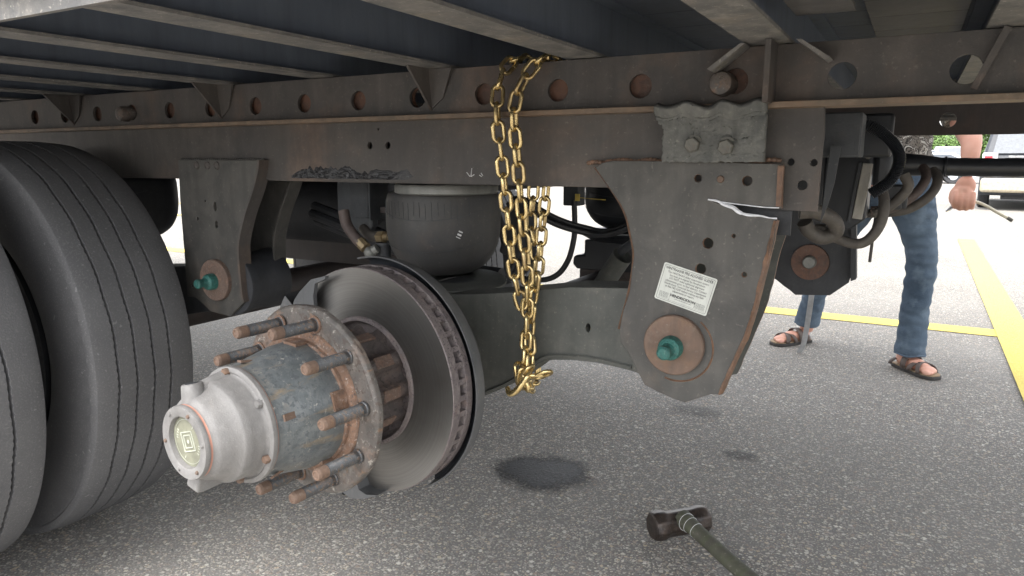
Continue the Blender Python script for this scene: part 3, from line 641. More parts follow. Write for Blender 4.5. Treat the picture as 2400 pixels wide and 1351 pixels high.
g = G(); g.tube([(-1.148, 1.30, .765), (-1.128, 1.298, .750)], .0135, 8); g.build('hose_fitting', 'brass', T)
g = G(); g.ball((-1.113, 1.295, .741), .0150, 8); g.tube([(-1.113, 1.295, .741), (-1.095, 1.30, .752)], .011, 10); g.build('hose_fitting', 'zinc', T)
g = G(); g.tube(spl([(-1.19, 1.36, .79), (-1.16, 1.35, .775), (-1.12, 1.34, .772)], 6), .0125, 12); g.build('hose', 'hose', T)
g = G(); g.tube([(-1.122, 1.34, .773), (-1.10, 1.335, .775)], .0145, 6); g.tube([(-1.10, 1.335, .775), (-1.075, 1.33, .777)], .009, 10); g.build('hose_fitting', 'brass', T)
g = G(); g.tube([(-1.10, 1.33, .758), (-1.10, 1.33, .715)], .017, 16); g.lathe([(.010, 0), (.020, 0), (.020, .006), (.010, .006)], (-1.095, 1.325, .757), 'Z', 20); g.build('tank_valve', 'dark', T)
for i, (a, b, c) in enumerate((((-1.45, 1.45, .81), (-1.30, 1.44, .775), (-1.08, 1.42, .715)), ((-1.45, 1.47, .79), (-1.30, 1.46, .755), (-1.05, 1.44, .705)), ((-1.45, 1.46, .83), (-1.25, 1.45, .78), (-1.0, 1.43, .71)))):
    G().tube(spl([a, b, c], 8), .014, 10).build('brake_hose', 'blackhose', T)
g = G(); g.tube([(-1.62, 2.0, .80), (-1.62, 2.0, .88)], .05, 20); g.build('brake_chamber', 'zinc', T, label='dull metal brake chamber glimpsed behind the hangers')
g = G(); g.prism([[(-1.95, .70), (-1.35, .70), (-1.35, .77), (-1.95, .80)]], 2.05, 2.10); g.build('frame_plate', 'bracket', T)
G().tube([(-1.35, 2.1, .72), (-1.15, 1.7, .69)], .05, 16).build('frame_tube', 'dark', T)
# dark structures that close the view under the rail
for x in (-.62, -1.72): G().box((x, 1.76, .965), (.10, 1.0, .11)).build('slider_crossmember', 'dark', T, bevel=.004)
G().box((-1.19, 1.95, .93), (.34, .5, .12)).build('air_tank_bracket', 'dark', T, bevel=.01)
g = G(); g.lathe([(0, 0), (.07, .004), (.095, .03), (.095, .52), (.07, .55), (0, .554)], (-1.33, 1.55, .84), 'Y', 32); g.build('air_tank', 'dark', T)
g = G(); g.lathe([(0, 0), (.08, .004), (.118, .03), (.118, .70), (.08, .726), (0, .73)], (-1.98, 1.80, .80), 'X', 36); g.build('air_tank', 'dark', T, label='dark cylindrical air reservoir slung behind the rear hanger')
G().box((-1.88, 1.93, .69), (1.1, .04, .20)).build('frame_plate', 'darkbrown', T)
g = G(); g.tube([(-.71, 1.9, .70), (-.66, 1.86, .735), (-.55, 1.80, .82)], .012, 12); g.build('shock_rod', 'bracket', T)
g = G(); g.tube([(-.80, 1.95, .565), (-.705, 1.9, .690)], .030, 18, caps=False); g.build('shock_absorber', 'arm', T, label='grey shock absorber seen between chain and cracked hanger')
for pts, r in (([(-.99, 1.82, .83), (-.90, 1.86, .775), (-.82, 1.9, .749), (-.758, 1.9, .746), (-.67, 1.9, .778), (-.6, 1.9, .82)], .0095), ([(-.99, 1.83, .845), (-.90, 1.87, .79), (-.82, 1.91, .762), (-.758, 1.91, .757), (-.67, 1.91, .788), (-.6, 1.91, .83)], .007), ([(-.859, 1.9, .84), (-.856, 1.9, .78), (-.858, 1.9, .728), (-.875, 1.9, .665), (-.91, 1.9, .618), (-.965, 1.9, .597), (-1.05, 1.9, .60)], .0085)):
    G().tube(spl(pts, 10), r, 10).build('air_hose', 'blackhose', T)
for k in range(3): G().tube(spl([(-.95 - k * .02, 1.75, .84), (-.93 - k * .02, 1.78, .74), (-.97 - k * .02, 1.8, .64), (-1.1, 1.8, .59)], 8), .011, 10).build('air_hose', 'blackhose', T)
G().box((-.96, 1.75, .77), (.07, .05, .17), Matrix.Rotation(.25, 3, 'Y')).build('caliper_body', 'dark', T, bevel=.01)
G().tube([(-1.05, 1.6, .66), (-.93, 1.6, .655)], .022, 14).build('brake_clamp', 'dark', T)
# control box with bleached strip, hoses and loops at the right
G().box((-.135, 1.40, 1.0), (.10, .10, .075)).build('junction_plate', 'bracket', T, bevel=.003)
G().box((-.10, 1.62, 1.005), (.11, .06, .085)).build('solenoid_block', 'black', T, bevel=.006)
CB = G().prism([[(-.185, .985), (-.105, .985), (-.090, .965), (-.090, .825), (-.120, .800), (-.150, .80), (-.185, .83)]], 1.80, 1.92).build('control_box', 'black', T, bevel=.004, label='black brake control box with a sun bleached side strip')
SR = Matrix.Rotation(.10, 3, 'Y')
g = G(); g.box((-.1005, 1.788, .888), (.021, .012, .125), SR); g.build('bleached_strip', 'stripgrey', CB, bevel=.002)
g = G(); g.box((-.1165, 1.79, .885), (.008, .022, .135), SR); g.build('box_rib', 'bracket', CB, bevel=.002)
for k in range(3): G().box((-.118 + k * .007, 1.80, .975), (.002, .006, .03)).build('box_rib', 'bracket', CB)
# pipe elbow grey
g = G(); g.tube(spl([(-.185, 1.44, .862), (-.155, 1.45, .862), (-.128, 1.47, .845), (-.124, 1.49, .822), (-.146, 1.49, .810), (-.17, 1.48, .823), (-.178, 1.47, .84)], 8), .0145, 16); g.build('pipe_elbow', 'hose', T, label='tan grey bent pipe at the end of the slider rail')
g = G(); g.tube(spl([(-.150, 1.5, .824), (-.13, 1.5, .812), (-.092, 1.5, .800), (-.068, 1.5, .808), (-.050, 1.5, .838), (-.046, 1.51, .875), (-.055, 1.53, .91)], 10), .0098, 14); g.build('air_hose', 'hose', T, label='tan hose looping under the control box')
g = G(); g.tube([(-.162, 1.5, .823), (-.143, 1.5, .822)], .0125, 8); g.build('hose_fitting', 'hose', T)
for pts, r, m_ in (([(-.085, 1.9, .838), (-.05, 1.9, .842), (-.02, 1.9, .858), (.007, 1.9, .884), (.022, 1.93, .915), (.015, 1.96, .938), (-.01, 1.99, .95)], .0108, 'hosered'),
                   ([(-.10, 1.92, .830), (-.06, 1.92, .832), (-.01, 1.92, .842), (.03, 1.92, .872), (.046, 1.94, .905), (.036, 1.97, .932), (.0, 2.0, .948)], .0108, 'hose'),
                   ([(-.066, 1.6, .851), (-.045, 1.6, .862), (-.022, 1.6, .885), (-.010, 1.6, .908), (-.020, 1.6, .93)], .0100, 'hose'),
                   ([(-.05, 1.6, .90), (-.055, 1.6, .86), (-.062, 1.6, .82)], .006, 'blackhose'), ([(-.072, 1.86, .83), (-.075, 1.86, .75), (-.076, 1.86, .72)], .0035, 'hose')):
    G().tube(spl(pts, 10), r, 14).build('air_hose', m_, T)
def corr(pts, r, amp, name='corrugated_loom'):
    p = spl(pts, 26); G().tube(p, [r + amp * (1 if i % 2 else -1) for i in range(len(p))], 14).build(name, 'black', T)
corr([(-.16, 1.5, 1.035), (-.115, 1.5, 1.03), (-.068, 1.5, 1.012), (-.038, 1.5, .985), (-.028, 1.5, .955), (-.04, 1.5, .92), (-.07, 1.5, .895)], .0105, .0011)
corr([(-.07, 1.7, .90), (-.05, 1.7, .91), (-.03, 1.7, .94)], .009, .001)
g = G(); g.box((-.060, 1.68, .945), (.034, .08, .09)); g.build('relay_valve', 'black', T, bevel=.012)
g = G(); g.box((-.035, 1.75, .88), (.05, .05, .05)); g.tube([(-.06, 1.72, .86), (-.02, 1.72, .865)], .012, 8); g.build('valve_cluster', 'dark', T, bevel=.006)
g = G(); g.ball((-.085, 1.6, .965), .006, 6); g.build('bolt_head', 'bolt', T)
p = spl([(-.10, 1.98, .950), (0, 1.98, .945), (.1, 2.0, .9405), (.4, 2.0, .9405), (1.0, 2.0, .9415), (2.2, 2.0, .9405)], 14)
lm = G().tube(p, [.031 - .008 * min(1, i / 20) if i < 22 else .0215 + .0006 * sin(i * 2.1) for i in range(len(p))], 18).build('hose_bundle', 'black', T, label='long black wrapped hose bundle running off to the right')
for k, x in enumerate((-.03, .02, .06, .26, .62, 1.0)):
    g = G(); g.lathe([(.0225, -.003), (.0245, -.002), (.0245, .002), (.0225, .003)], (x, 1.99, .9415), 'X', 18); g.tube([(x, 1.97, .921), (x + .012, 1.965, .913)], .0013, 5); g.build('cable_tie', 'black', lm)
G().prism([[(-.128, .98), (-.112, .98), (-.118, .92), (-.126, .88), (-.135, .85)]], 1.32, 1.326, side=0).build('torn_shield', 'bracket', T)
# --- warning label
DL = Vector((-.354, 1.1552, .790)); DR = Vector((-.265, 1.1552, .767)); BL = Vector((-.370, 1.1552, .727))
ex = (DR - DL); W_ = ex.length; ex.normalize(); ez = (DL - BL); H_ = ez.length; ez.normalize(); ez = (ez - ex * ez.dot(ex)).normalized(); ey = ez.cross(ex)
Rl = Matrix((ex, ez, -ey * -1)).transposed()
def lab2w(x, y, d=0): return BL + ex * x + ez * y + Vector((0, -d, 0))
def rrect(x0, y0, x1, y1, r, n=5):
    o = []
    for cx_, cy_, a0 in ((x1 - r, y1 - r, 0), (x0 + r, y1 - r, 90), (x0 + r, y0 + r, 180), (x1 - r, y0 + r, 270)):
        for i in range(n + 1): a = radians(a0 + 90 * i / n); o.append((cx_ + r * cos(a), cy_ + r * sin(a)))
    return o
def labprism(g, loops, d0, d1):
    L = [[Vector((*p, 0)) for p in lp] for lp in loops]; tr = tessellate_polygon(L); fl_ = [p for lp in loops for p in lp]
    g.add([lab2w(*p, d1) for p in fl_], [tuple(t) for t in tr])
    return g
g = G(); rr = rrect(0, 0, W_, H_, .003); L = [Vector((*p, 0)) for p in rr]; n_ = len(rr)
g.add([lab2w(*p, 0) for p in rr] + [lab2w(*p, .0008) for p in rr], [tuple(range(n_, 2 * n_))] + [(i, (i + 1) % n_, n_ + (i + 1) % n_, n_ + i) for i in range(n_)])
LB = g.build('warning_label', 'sticker', T, smooth=False, label='tilted white warning sticker on the cracked hanger')
g = G(); labprism(g, [rrect(.0026, .0026, W_ - .0026, H_ - .0026, .002), rrect(.0031, .0031, W_ - .0031, H_ - .0031, .0018)], 0, .0011)
labprism(g, [[(.0245, .0026), (.0249, .0026), (.0249, .018), (.0245, .018)]], 0, .0011)
labprism(g, [[(.005, .005), (W_ - .005, .005), (W_ - .005, .0053), (.005, .0053)]], 0, .0011)
g.build('label_border', 'ink', LB, smooth=False)
FONTS = []
def text(body, size, x, y, bold=0, parent=None, mat_='ink', align='CENTER', place=None, sx=1, name='lettering'):
    cu = bpy.data.curves.new(name, 'FONT'); cu.body = body; cu.size = size; cu.align_x = align; cu.offset = bold; cu.resolution_u = 2; cu.fill_mode = 'FRONT'
    o = bpy.data.objects.new('tmp_text', cu); S.collection.objects.link(o)
    me = bpy.data.meshes.new_from_object(o.evaluated_get(bpy.context.evaluated_depsgraph_get())); bpy.data.objects.remove(o); bpy.data.curves.remove(cu)
    me.materials.clear(); me.materials.append(M[mat_])
    vs = [place(v.co.x * sx + x, v.co.y + y) for v in me.vertices]; org = sum(vs, Vector()) / len(vs)
    for v, q in zip(me.vertices, vs): v.co = q - org
    o = bpy.data.objects.new(name, me); S.collection.objects.link(o); link(o, org, parent); return o
pl = lambda x, y: lab2w(x, y, .0012)
c_ = W_ / 2; sz = .0052
text('VANTRAAX\u00ae PRE-ALIGNED SLIDER', .0066, c_, H_ - .0093, .0001, LB, place=pl, sx=.79)
for i, s_ in enumerate(('The VANTRAAX slider suspension system', 'has been pre-aligned by Hendrickson.', 'DO NOT make additional alignment', 'adjustments prior to final delivery. Contact', 'Hendrickson Technical Service Department', 'at 866-743-3247 before making any field', 'adjustments or repairs.')):
    text(s_, .0049, c_, H_ - .0150 - i * .0049, .00002, LB, place=pl, sx=.84)
text('HENDRICKSON', .0062, c_ + .001, .0125, .00022, LB, place=pl, sx=1.0)
g = G()
for j in range(6):
    y = .0155 - j * .0017
    for x0, x1 in ((.006, .022), (W_ - .024, W_ - .006)):
        x = x0
        while x < x1: l_ = random.uniform(.0012, .003); labprism(g, [[(x, y), (min(x + l_, x1), y), (min(x + l_, x1), y + .0006), (x, y + .0006)]], 0, .0011); x += l_ + .0007
x = .034
while x < .062: l_ = random.uniform(.001, .003); labprism(g, [[(x, .0095), (x + l_, .0095), (x + l_, .0102), (x, .0102)]], 0, .0011); x += l_ + .0007
g.build('fine_print', 'ink', LB, smooth=False, kind='stuff')

# ================================================================== wheel end: rotor, hub, cap (axis turned 5 degrees)
HM = Matrix.Translation((-.84, .95, .563)) @ Matrix.Rotation(-.09, 4, 'Z')
def HG(): g = G(); g.T = HM.copy(); return g
def hw(x, y, z): return HM @ Vector((x, y, z))
rot_o = hw(0, 0, 0)
def rotated_build(g_local, name, mats, parent, label=None, angle=35, kind=None):
    """mesh kept in the hub's own axes so that radial materials work"""
    me, org = g_local.mesh(name, mats, True, Vector((0, 0, 0)), angle); o = bpy.data.objects.new(name, me); S.collection.objects.link(o)
    link(o, rot_o, parent); o.rotation_euler = (0, 0, 0 if parent.get('turned') else -.09); o['turned'] = 1; return props(o, label, None, None, kind)
RR = .2075
g = G(); g.lathe([(RR - .0015, 0, 1), (RR, .0015, 1), (RR, .0185, 1), (RR - .003, .0195, 1), (.118, .0195, 1), (.118, .001, 1), (.1195, 0, 0), (RR - .0015, 0, 0)], (0, 0, 0), n=128)
g.lathe([(.118, .036, 1), (RR - .004, .036, 1), (RR, .037, 1), (RR, .0505, 1), (RR - .002, .052, 1), (.118, .052, 1), (.118, .036, 1)], (0, 0, 0), n=128)
g.lathe([(.1195, 0, 1), (.118, -.004, 1), (.112, -.005, 1), (.109, -.001, 1), (.107, .010, 1), (.098, .016, 1), (.06, .018, 1)], (0, 0, 0), n=96)
RO_ = rotated_build(g, 'brake_rotor', ['rotor', 'rotedge'], T, 'large vented disc brake rotor with brushed grey face')
g = G()
for k in range(46):
    a = 2 * pi * k / 46; rm = Matrix.Rotation(-a, 3, 'Y'); g.box(rm @ Vector((.1645, .0277, 0)), (.084, .0175, .0095), rm)
me, org = g.mesh('cooling_vane', 'rotedge', True, Vector((0, 0, 0))); o = bpy.data.objects.new('cooling_vane', me); S.collection.objects.link(o); o.parent = RO_; WO[o.name] = rot_o; o['kind'] = 'stuff'
g = G(); g.lathe([(.1195, -.0004), (RR - .0018, -.0004)], (0, 0, 0), n=192); me, org = g.mesh('friction_face', 'rotor', False, Vector((0, 0, 0)))
o = bpy.data.objects.new('friction_face', me); S.collection.objects.link(o); o.parent = RO_; WO[o.name] = rot_o
# scalloped hat between rotor and hub flange
g = G(); NF = 10
def hatr(a): return .0850 + .0105 * (cos(NF * a) ** .5 if cos(NF * a) > 0 else -.75 * (abs(cos(NF * a)) ** .9))
for (y0, y1, sc_) in ((.016, -.100, 1.0),):
    n_ = 200; lp = []
    for i in range(n_): a = 2 * pi * i / n_; lp.append((hatr(a), a))
    rows = [(.016, 1.07), (.006, 1.02), (-.02, 1.0), (-.075, .97), (-.112, .93)]; vs = []
    for y, q in rows: vs += [(r * q * cos(a), y, r * q * sin(a)) for r, a in lp]
    g.add(vs, [(j * n_ + i, j * n_ + (i + 1) % n_, (j + 1) * n_ + (i + 1) % n_, (j + 1) * n_ + i) for j in range(len(rows) - 1) for i in range(n_)])
HT = rotated_build(g, 'rotor_hat', 'hat', T, 'dark brown scalloped hub spline behind the wheel flange', 50)
g0 = G(); g0.box((0, 0, 0), (.005, .040, .021)); pm, _ = g0.mesh('rusty_pad', 'hatpad', True, Vector((0, 0, 0)))
for k in range(NF):
    a = 2 * pi * k / NF; o = bpy.data.objects.new('rusty_pad', pm); S.collection.objects.link(o); o.parent = HT
    o.location = (.0940 * cos(a), -.026, .0940 * sin(a)); o.rotation_euler = (0, -a, 0); bv = o.modifiers.new('b', 'BEVEL'); bv.width = .0015
# hub flange and barrel
g = G(); FR = .1625
def flr(r, t, a, i):
    return (r * (1 - .010 * (.5 - .5 * cos(10 * (a - radians(6)))) if r > .15 else r), t)
g.lathe([(.095, -.131), (.110, -.1312), (.125, -.131), (FR - .005, -.130), (FR - .001, -.127), (FR, -.124), (FR, -.117), (FR - .004, -.113), (.10, -.112), (.08, -.105)], (0, 0, 0), n=160, rfun=flr)
FLG = rotated_build(g, 'hub_flange', 'hflange', T, 'round wheel mounting flange with ten studs, rusty and scraped')
g = G(); g.lathe([(.1235, -.131), (.1215, -.1345), (.1135, -.1365), (.1085, -.1365), (.1075, -.142), (.103, -.144), (.100, -.140)], (0, 0, 0), n=96, rfun=lambda r, t, a, i: (r + (.0012 * noise.noise(Vector((cos(a) * 9, sin(a) * 9, t * 50)))), t))
rotated_build(g, 'pilot_ring', 'rustring', FLG)
g = G()
def brr(r, t, a, i): return (r + .0008 * noise.noise(Vector((cos(a) * 4, sin(a) * 4, t * 20))), t)
g.lathe([(.1035, -.138), (.1045, -.150), (.1035, -.172), (.0990, -.195), (.0935, -.222), (.0890, -.243), (.0875, -.252), (.0880, -.258)], (0, 0, 0), n=96, rfun=brr)
BR = rotated_build(g, 'hub_barrel', 'barrel', T, 'blue grey hub barrel with rust streaks')
for k in range(5):
    a = radians(35 + 72 * k - 20); g = G(); rm = Matrix.Rotation(-a, 3, 'Y'); g.box(rm @ Vector((.1035, -.152, 0)), (.009, .024, .030), rm, taper=1)
    rotated_build(g, 'pilot_pad', 'rustring', BR)
for k, a in enumerate((15, 95, 190, 305)):
    a = radians(a); g = G(); rm = Matrix.Rotation(-a, 3, 'Y'); g.box(rm @ Vector((.0905, -.225, 0)), (.0035, .045, .010), rm @ Matrix.Rotation(.18, 3, 'Z')); rotated_build(g, 'cast_rib', 'rust', BR)
# studs
def stud_mesh():
    g = G(); n = 20; rows = [(.0122, .0), (.0122, -.003), (.0103, -.0045), (.0103, -.012)]
    prof = [(r, t, 0) for r, t in rows]; t = -.012
    while t > -.066: prof += [(.0101, t, 0), (.0094, t - .0009, 0)]; t -= .0018
    prof += [(.0098, -.067, 1), (.0098, -.0665, 1)]
    t = -.067
    while t > -.082: prof += [(.0099, t, 1), (.0095, t - .0009, 1)]; t -= .0018
    prof += [(.0090, -.0840, 1), (.0080, -.0862, 1), (.0055, -.0866, 1), (.0045, -.0852, 1), (0, -.0852, 1)]
    g.lathe(prof, (0, 0, 0), n=n); return g.mesh('wheel_stud', ['stud', 'studtip'], True, Vector((0, 0, 0)), 50)[0]
sm_ = stud_mesh()
for k in range(10):
    a = radians(6 + 36 * k); o = bpy.data.objects.new('wheel_stud', sm_); S.collection.objects.link(o); o.parent = FLG; o.location = (.137 * cos(a), -.131 + (.002 if k % 3 else -.001), .137 * sin(a)); o.rotation_euler = (0, random.uniform(0, 6), 0)
    g = G(); g.lathe([(.0102, -.001), (.0150, -.001), (.0150, -.0035), (.0102, -.0035)], (0, 0, 0), n=20); 
    if k in (2, 3, 4, 7): 
        me_, _ = g.mesh('stud_collar', 'rustring', True, Vector((0, 0, 0))); c2 = bpy.data.objects.new('stud_collar', me_); S.collection.objects.link(c2); c2.parent = o
# hubcap
g = G()
cp = [(.0885, -.2565, 1), (.0900, -.2570, 1), (.0905, -.258, 0), (.0912, -.261, 0), (.0905, -.266, 0), (.0880, -.268, 0), (.0840, -.2685, 0), (.0815, -.2665, 0), (.0795, -.268, 0), (.0780, -.272, 0), (.0775, -.290, 0), (.0768, -.3005, 0), (.0745, -.3035, 0), (.0700, -.307, 0), (.0655, -.318, 0), (.0620, -.329, 0), (.0590, -.3335, 0), (.0555, -.336, 0), (.0540, -.339, 1), (.0540, -.3415, 1), (.0545, -.3425, 0), (.0545, -.347, 0), (.0535, -.350, 0), (.0400, -.350, 0), (.0385, -.349, 0), (.0375, -.342, 0), (.0355, -.341, 0)]
g.lathe(cp, (0, 0, 0), n=96); HC = rotated_build(g, 'hub_cap', ['hubcap', 'redline'], T, 'silver cast hub cap with a yellowed sight glass')
# fill boss top left and fin below, blended ribs
g = G()
a = radians(102); d_ = Vector((cos(a), 0, sin(a)))
g.tube([d_ * .040 + Vector((0, -.320, 0)), d_ * .066 + Vector((0, -.321, 0)), d_ * .078 + Vector((0, -.321, 0)), d_ * .0795 + Vector((0, -.321, 0))], [.021, .0165, .0148, .0135], 28)
g.tube([d_ * .055 + Vector((0, -.318, 0)), d_ * .065 + Vector((0, -.300, 0)), d_ * .070 + Vector((0, -.268, 0))], [.015, .016, .017], 24)
rotated_build(g, 'fill_boss', 'hubcap', HC, angle=60)
g = G(); g.tube([d_ * .0800 + Vector((0, -.321, 0)), d_ * .078 + Vector((0, -.321, 0))], [.0095, .0098], 20); rotated_build(g, 'fill_plug', 'dark', HC)
g = G(); g.prism([[(-.334, -.045), (-.336, -.082), (-.325, -.0845), (-.300, -.083), (-.270, -.084), (-.268, -.06)]], -.012, .016, 'X'); g.T = Matrix.Identity(4)
g.v = [Matrix.Rotation(radians(12), 4, 'Y') @ p for p in g.v]
o = rotated_build(g, 'casting_fin', 'hubcap', HC); bv = o.modifiers.new('b', 'BEVEL'); bv.width = .004; bv.segments = 3; bv.limit_method = 'ANGLE'
g = G(); g.lathe([(0, -.3425), (.0370, -.3425), (.0375, -.341)], (0, 0, 0), n=48); rotated_build(g, 'sight_glass', 'lens', HC)
g = G(); g.lathe([(.0325, -.3428), (.0325, -.3432), (.0332, -.3432), (.0332, -.3428)], (0, 0, 0), n=64)
for q in (.0165, .0105):
    for k in range(4):
        a = pi / 4 + k * pi / 2 + .3; b = a + pi / 2; g.tube([(q * cos(a) * 1.2, -.3430, q * sin(a) * 1.2), (q * cos(b) * 1.2, -.3430, q * sin(b) * 1.2)], .0010, 5)
g.lathe([(0, -.3432), (.003, -.3432), (.003, -.3428)], (0, 0, 0), n=12)
for a in (150, 160, 170, 178, 330, 340, 350, 358, 60, 250):
    a = radians(a); g.box((.0265 * cos(a), -.3430, .0265 * sin(a)), (.0035, .0006, .0016), Matrix.Rotation(-a, 3, 'Y'))
rotated_build(g, 'dial_print', 'lensline', HC)
for k in range(6):
    a = radians(8 + 60 * k); g = G(); g.lathe([(0, -.003), (.0022, -.003), (.003, -.001), (.003, 0)], (.0468 * cos(a), -.3495, .0468 * sin(a)), n=10); rotated_build(g, 'window_screw', 'rust' if k % 2 else 'hubcap', HC)
for k in range(6):
    a = radians(38 + 60 * k - 2); g = G(); g.lathe([(0, -.0085), (.0052, -.0085), (.0063, -.007), (.0063, 0)], (.0835 * cos(a), -.267, .0835 * sin(a)), n=6); rotated_build(g, 'cap_bolt', 'rust' if k in (4, 5, 1) else 'hubcap', HC)
# dust shield
def pol(r, a): return (r * cos(radians(a)), r * sin(radians(a)))
g = G(); g.lathe([(.10, .074, 1), (.208, .074, 1), (.2165, .070, 1), (.2190, .058, 0), (.2200, .044, 0), (.2230, .043, 0), (.2222, .056, 0), (.218, .072, 0), (.208, .0765, 0), (.10, .0775, 0)], (0, 0, 0), n=90, a0=radians(-62), a1=radians(104))  # dish inside coloured black for the shaded gap behind the rotor
SH = rotated_build(g, 'dust_shield', ['shield', 'black'], T, 'thin dark dust shield curving round the rotor')
g = G(); g.lathe([(.185, -.024), (.2300, -.024), (.2350, -.018), (.2350, .045), (.185, .05), (.185, -.024)], (0, 0, 0), n=40, a0=radians(142), a1=radians(258)); g2 = rotated_build(g, 'caliper_carrier', 'shield', T, 'grey caliper carrier wrapping the rear side of the rotor')
g = G(); g.prism([[(-.158, .120), (-.150, .137), (-.133, .155), (-.100, .181), (-.060, .191), (-.062, .185), (-.090, .174), (-.096, .150), (-.094, .120)]], -.028, -.02); rotated_build(g, 'carrier_lug', 'shield', g2)
g = G(); g.prism([[(-.04, -.185), (-.025, -.165), (-.008, -.176), (.003, -.200), (.022, -.205), (.052, -.197), (.012, -.216), (-.02, -.224), (-.05, -.215)]], -.028, .04); rotated_build(g, 'carrier_lug', 'shield', g2)

# ================================================================== wheels
def wheel_mesh():
    R_ = .502; prof = []
    half = .128; TH = .119
    # from inboard bead over tread to outboard bead; grooves follow a slow wave
    gro = [-.073, -.030, .013, .055]; gw, gd = .0027, .011
    pts = [(.285, -half + .03), (.31, -half + .012), (.35, -half + .001), (.40, -half - .004), (.44, -half + .001), (.468, -half + .006), (.472, -half + .0065), (.476, -half + .0075), (R_ - .022, -TH - .0050), (R_ - .0105, -TH - .0022), (R_ - .0072, -TH - .0004), (R_ - .0055, -TH + .004), (R_ - .0035, -TH + .02)]
    for q in gro: pts += [(R_ - .0006 * abs(q) * 8, q - gw - .0035, 'w'), (R_ - .0006 * abs(q) * 8, q - gw, 'z'), (R_ - gd, q - gw * .7, 'w'), (R_ - gd, q + gw * .7, 'w'), (R_ - .0006 * abs(q) * 8, q + gw, 'z'), (R_ - .0006 * abs(q) * 8, q + gw + .0035, 'w')]
    pts += [(r, -t) for r, t, *_ in reversed(pts[:13])]
    tags = [p[2] if len(p) > 2 else ('b' if abs(p[0] - .472) < 1e-4 else None) for p in pts]
    n = 520; g = G(); vs = []; k = len(pts)
    for i in range(n):
        a = 2 * pi * i / n; wv = .0010 * sin(a * 24) + .0012 * sin(a * 7)
        for (p, tg) in zip(pts, tags):
            r, t = p[0], p[1]
            if tg in ('w', 'z'): t += wv
            if tg == 'z' and i % 3 == 0: t += .0020 * (1 if t > wv + min(gro, key=lambda q: abs(q - t + wv)) else -1)
            if tg == 'b' and i % 8 < 3: t += .0016 * (1 if t > 0 else -1)
            vs.append((r * cos(a), t, r * sin(a)))
    fs = [(i * k + q, i * k + q + 1, ((i + 1) % n) * k + q + 1, ((i + 1) % n) * k + q) for i in range(n) for q in range(k - 1)]
    g.add(vs, fs); return g.mesh('tyre', 'tyre', True, Vector((0, 0, 0)), 32)[0]
tm = wheel_mesh()
g = G(); g.lathe([(0, .0), (.13, -.005), (.22, -.03), (.262, -.06), (.275, -.10), (.29, -.115), (.292, -.118), (.283, -.118), (.262, -.10), (.255, .09), (.29, .118), (.283, .12)], (0, 0, 0), n=64); rimm = g.mesh('rim', 'dark', True, Vector((0, 0, 0)))[0]
for x, y, lab in ((-2.005, .968, 'inner tyre of the near rear dual pair, worn smooth ribs'), (-2.005, .622, 'outer tyre of the near rear dual pair, cut off by the frame'), (-1.99, 2.47, 'inner tyre of the far rear dual pair'), (-1.99, 2.78, 'outer tyre of the far rear dual pair')):
    wz = .502
    wh = inst('wheel', tm, (x, y, wz), T, None, lab); wh.rotation_euler = (0, random.uniform(0, 6), 0)
    r_ = inst('rim', rimm, (x, y, wz), wh); r_.location = (0, 0, 0)

# ================================================================== chain
CH = empty('lifting_chain', (-.61, 1.12, .56), 'gold coloured steel chain hanging over the rail and looped round the arm', 'chain')
def link_mesh():
    g = G(); L, Wd, d = .0445, .0270, .0038; pts = []; r = Wd / 2 - d; h = L / 2 - d - r
    for i in range(9): a = pi * i / 8; pts.append((r * cos(a), 0, h + r * sin(a)))
    for i in range(9): a = pi + pi * i / 8; pts.append((r * cos(a), 0, -h + r * sin(a)))
    N_ = len(pts); n = 9; vs = []; P_ = [Vector(p) for p in pts]
    for i, p in enumerate(P_):
        t = (P_[(i + 1) % N_] - P_[i - 1]).normalized(); u = Vector((0, 1, 0)); w_ = t.cross(u)
        rr = d * (1.12 if i in (13,) else 1)
        for j in range(n): a = 2 * pi * j / n; vs.append(p + (u * cos(a) + w_ * sin(a)) * rr)
    g.add(vs, [(i * n + j, i * n + (j + 1) % n, ((i + 1) % N_) * n + (j + 1) % n, ((i + 1) % N_) * n + j) for i in range(N_) for j in range(n)])
    return g.mesh('link', 'chain', True, Vector((0, 0, 0)), 60)[0]
lkm = link_mesh(); PITCH = .0312
camd = Vector((-.3, .95, 0))
def place_link(p, t, face):
    t = t.normalized(); v = (Vector(p) - Vector((0, 0, .96))).normalized(); nrm = (v - t * v.dot(t)).normalized()
    nrm = Matrix.Rotation(face, 3, t) @ nrm; xx = nrm.cross(t)
    R3 = Matrix((xx, nrm, t)).transposed(); return inst('link', lkm, p, CH, R3)
def strand(pts, ph=0, twist=0, jit=.25):
    p = spl(pts, 16); acc = 0; nxt = 0; i = 0; res = []
    for a, b in zip(p, p[1:]):
        L_ = (b - a).length
        while nxt <= acc + L_: res.append((a.lerp(b, (nxt - acc) / L_), b - a)); nxt += PITCH
        acc += L_
    for k, (q, t) in enumerate(res): place_link(q, t, (pi / 2 if (k + ph) % 2 else 0) + twist + random.uniform(-jit, jit))
random.seed(11); F_ = 1.124
strand([(-.655, 1.30, 1.06), (-.650, 1.26, 1.115), (-.648, 1.20, 1.139), (-.652, 1.155, 1.128), (-.660, 1.132, 1.095), (-.660, 1.122, 1.037), (-.652, 1.128, .94), (-.644, 1.132, .847), (-.633, 1.138, .745), (-.621, 1.15, .68)], 0, .1)
strand([(-.60, 1.31, 1.06), (-.592, 1.27, 1.115), (-.583, 1.20, 1.139), (-.590, 1.150, 1.128), (-.610, 1.130, 1.095), (-.624, 1.120, 1.042), (-.620, 1.128, .94), (-.612, 1.132, .835), (-.606, 1.138, .747), (-.610, 1.145, .675), (-.611, 1.14, .60), (-.610, 1.135, .572)], 1, .35)
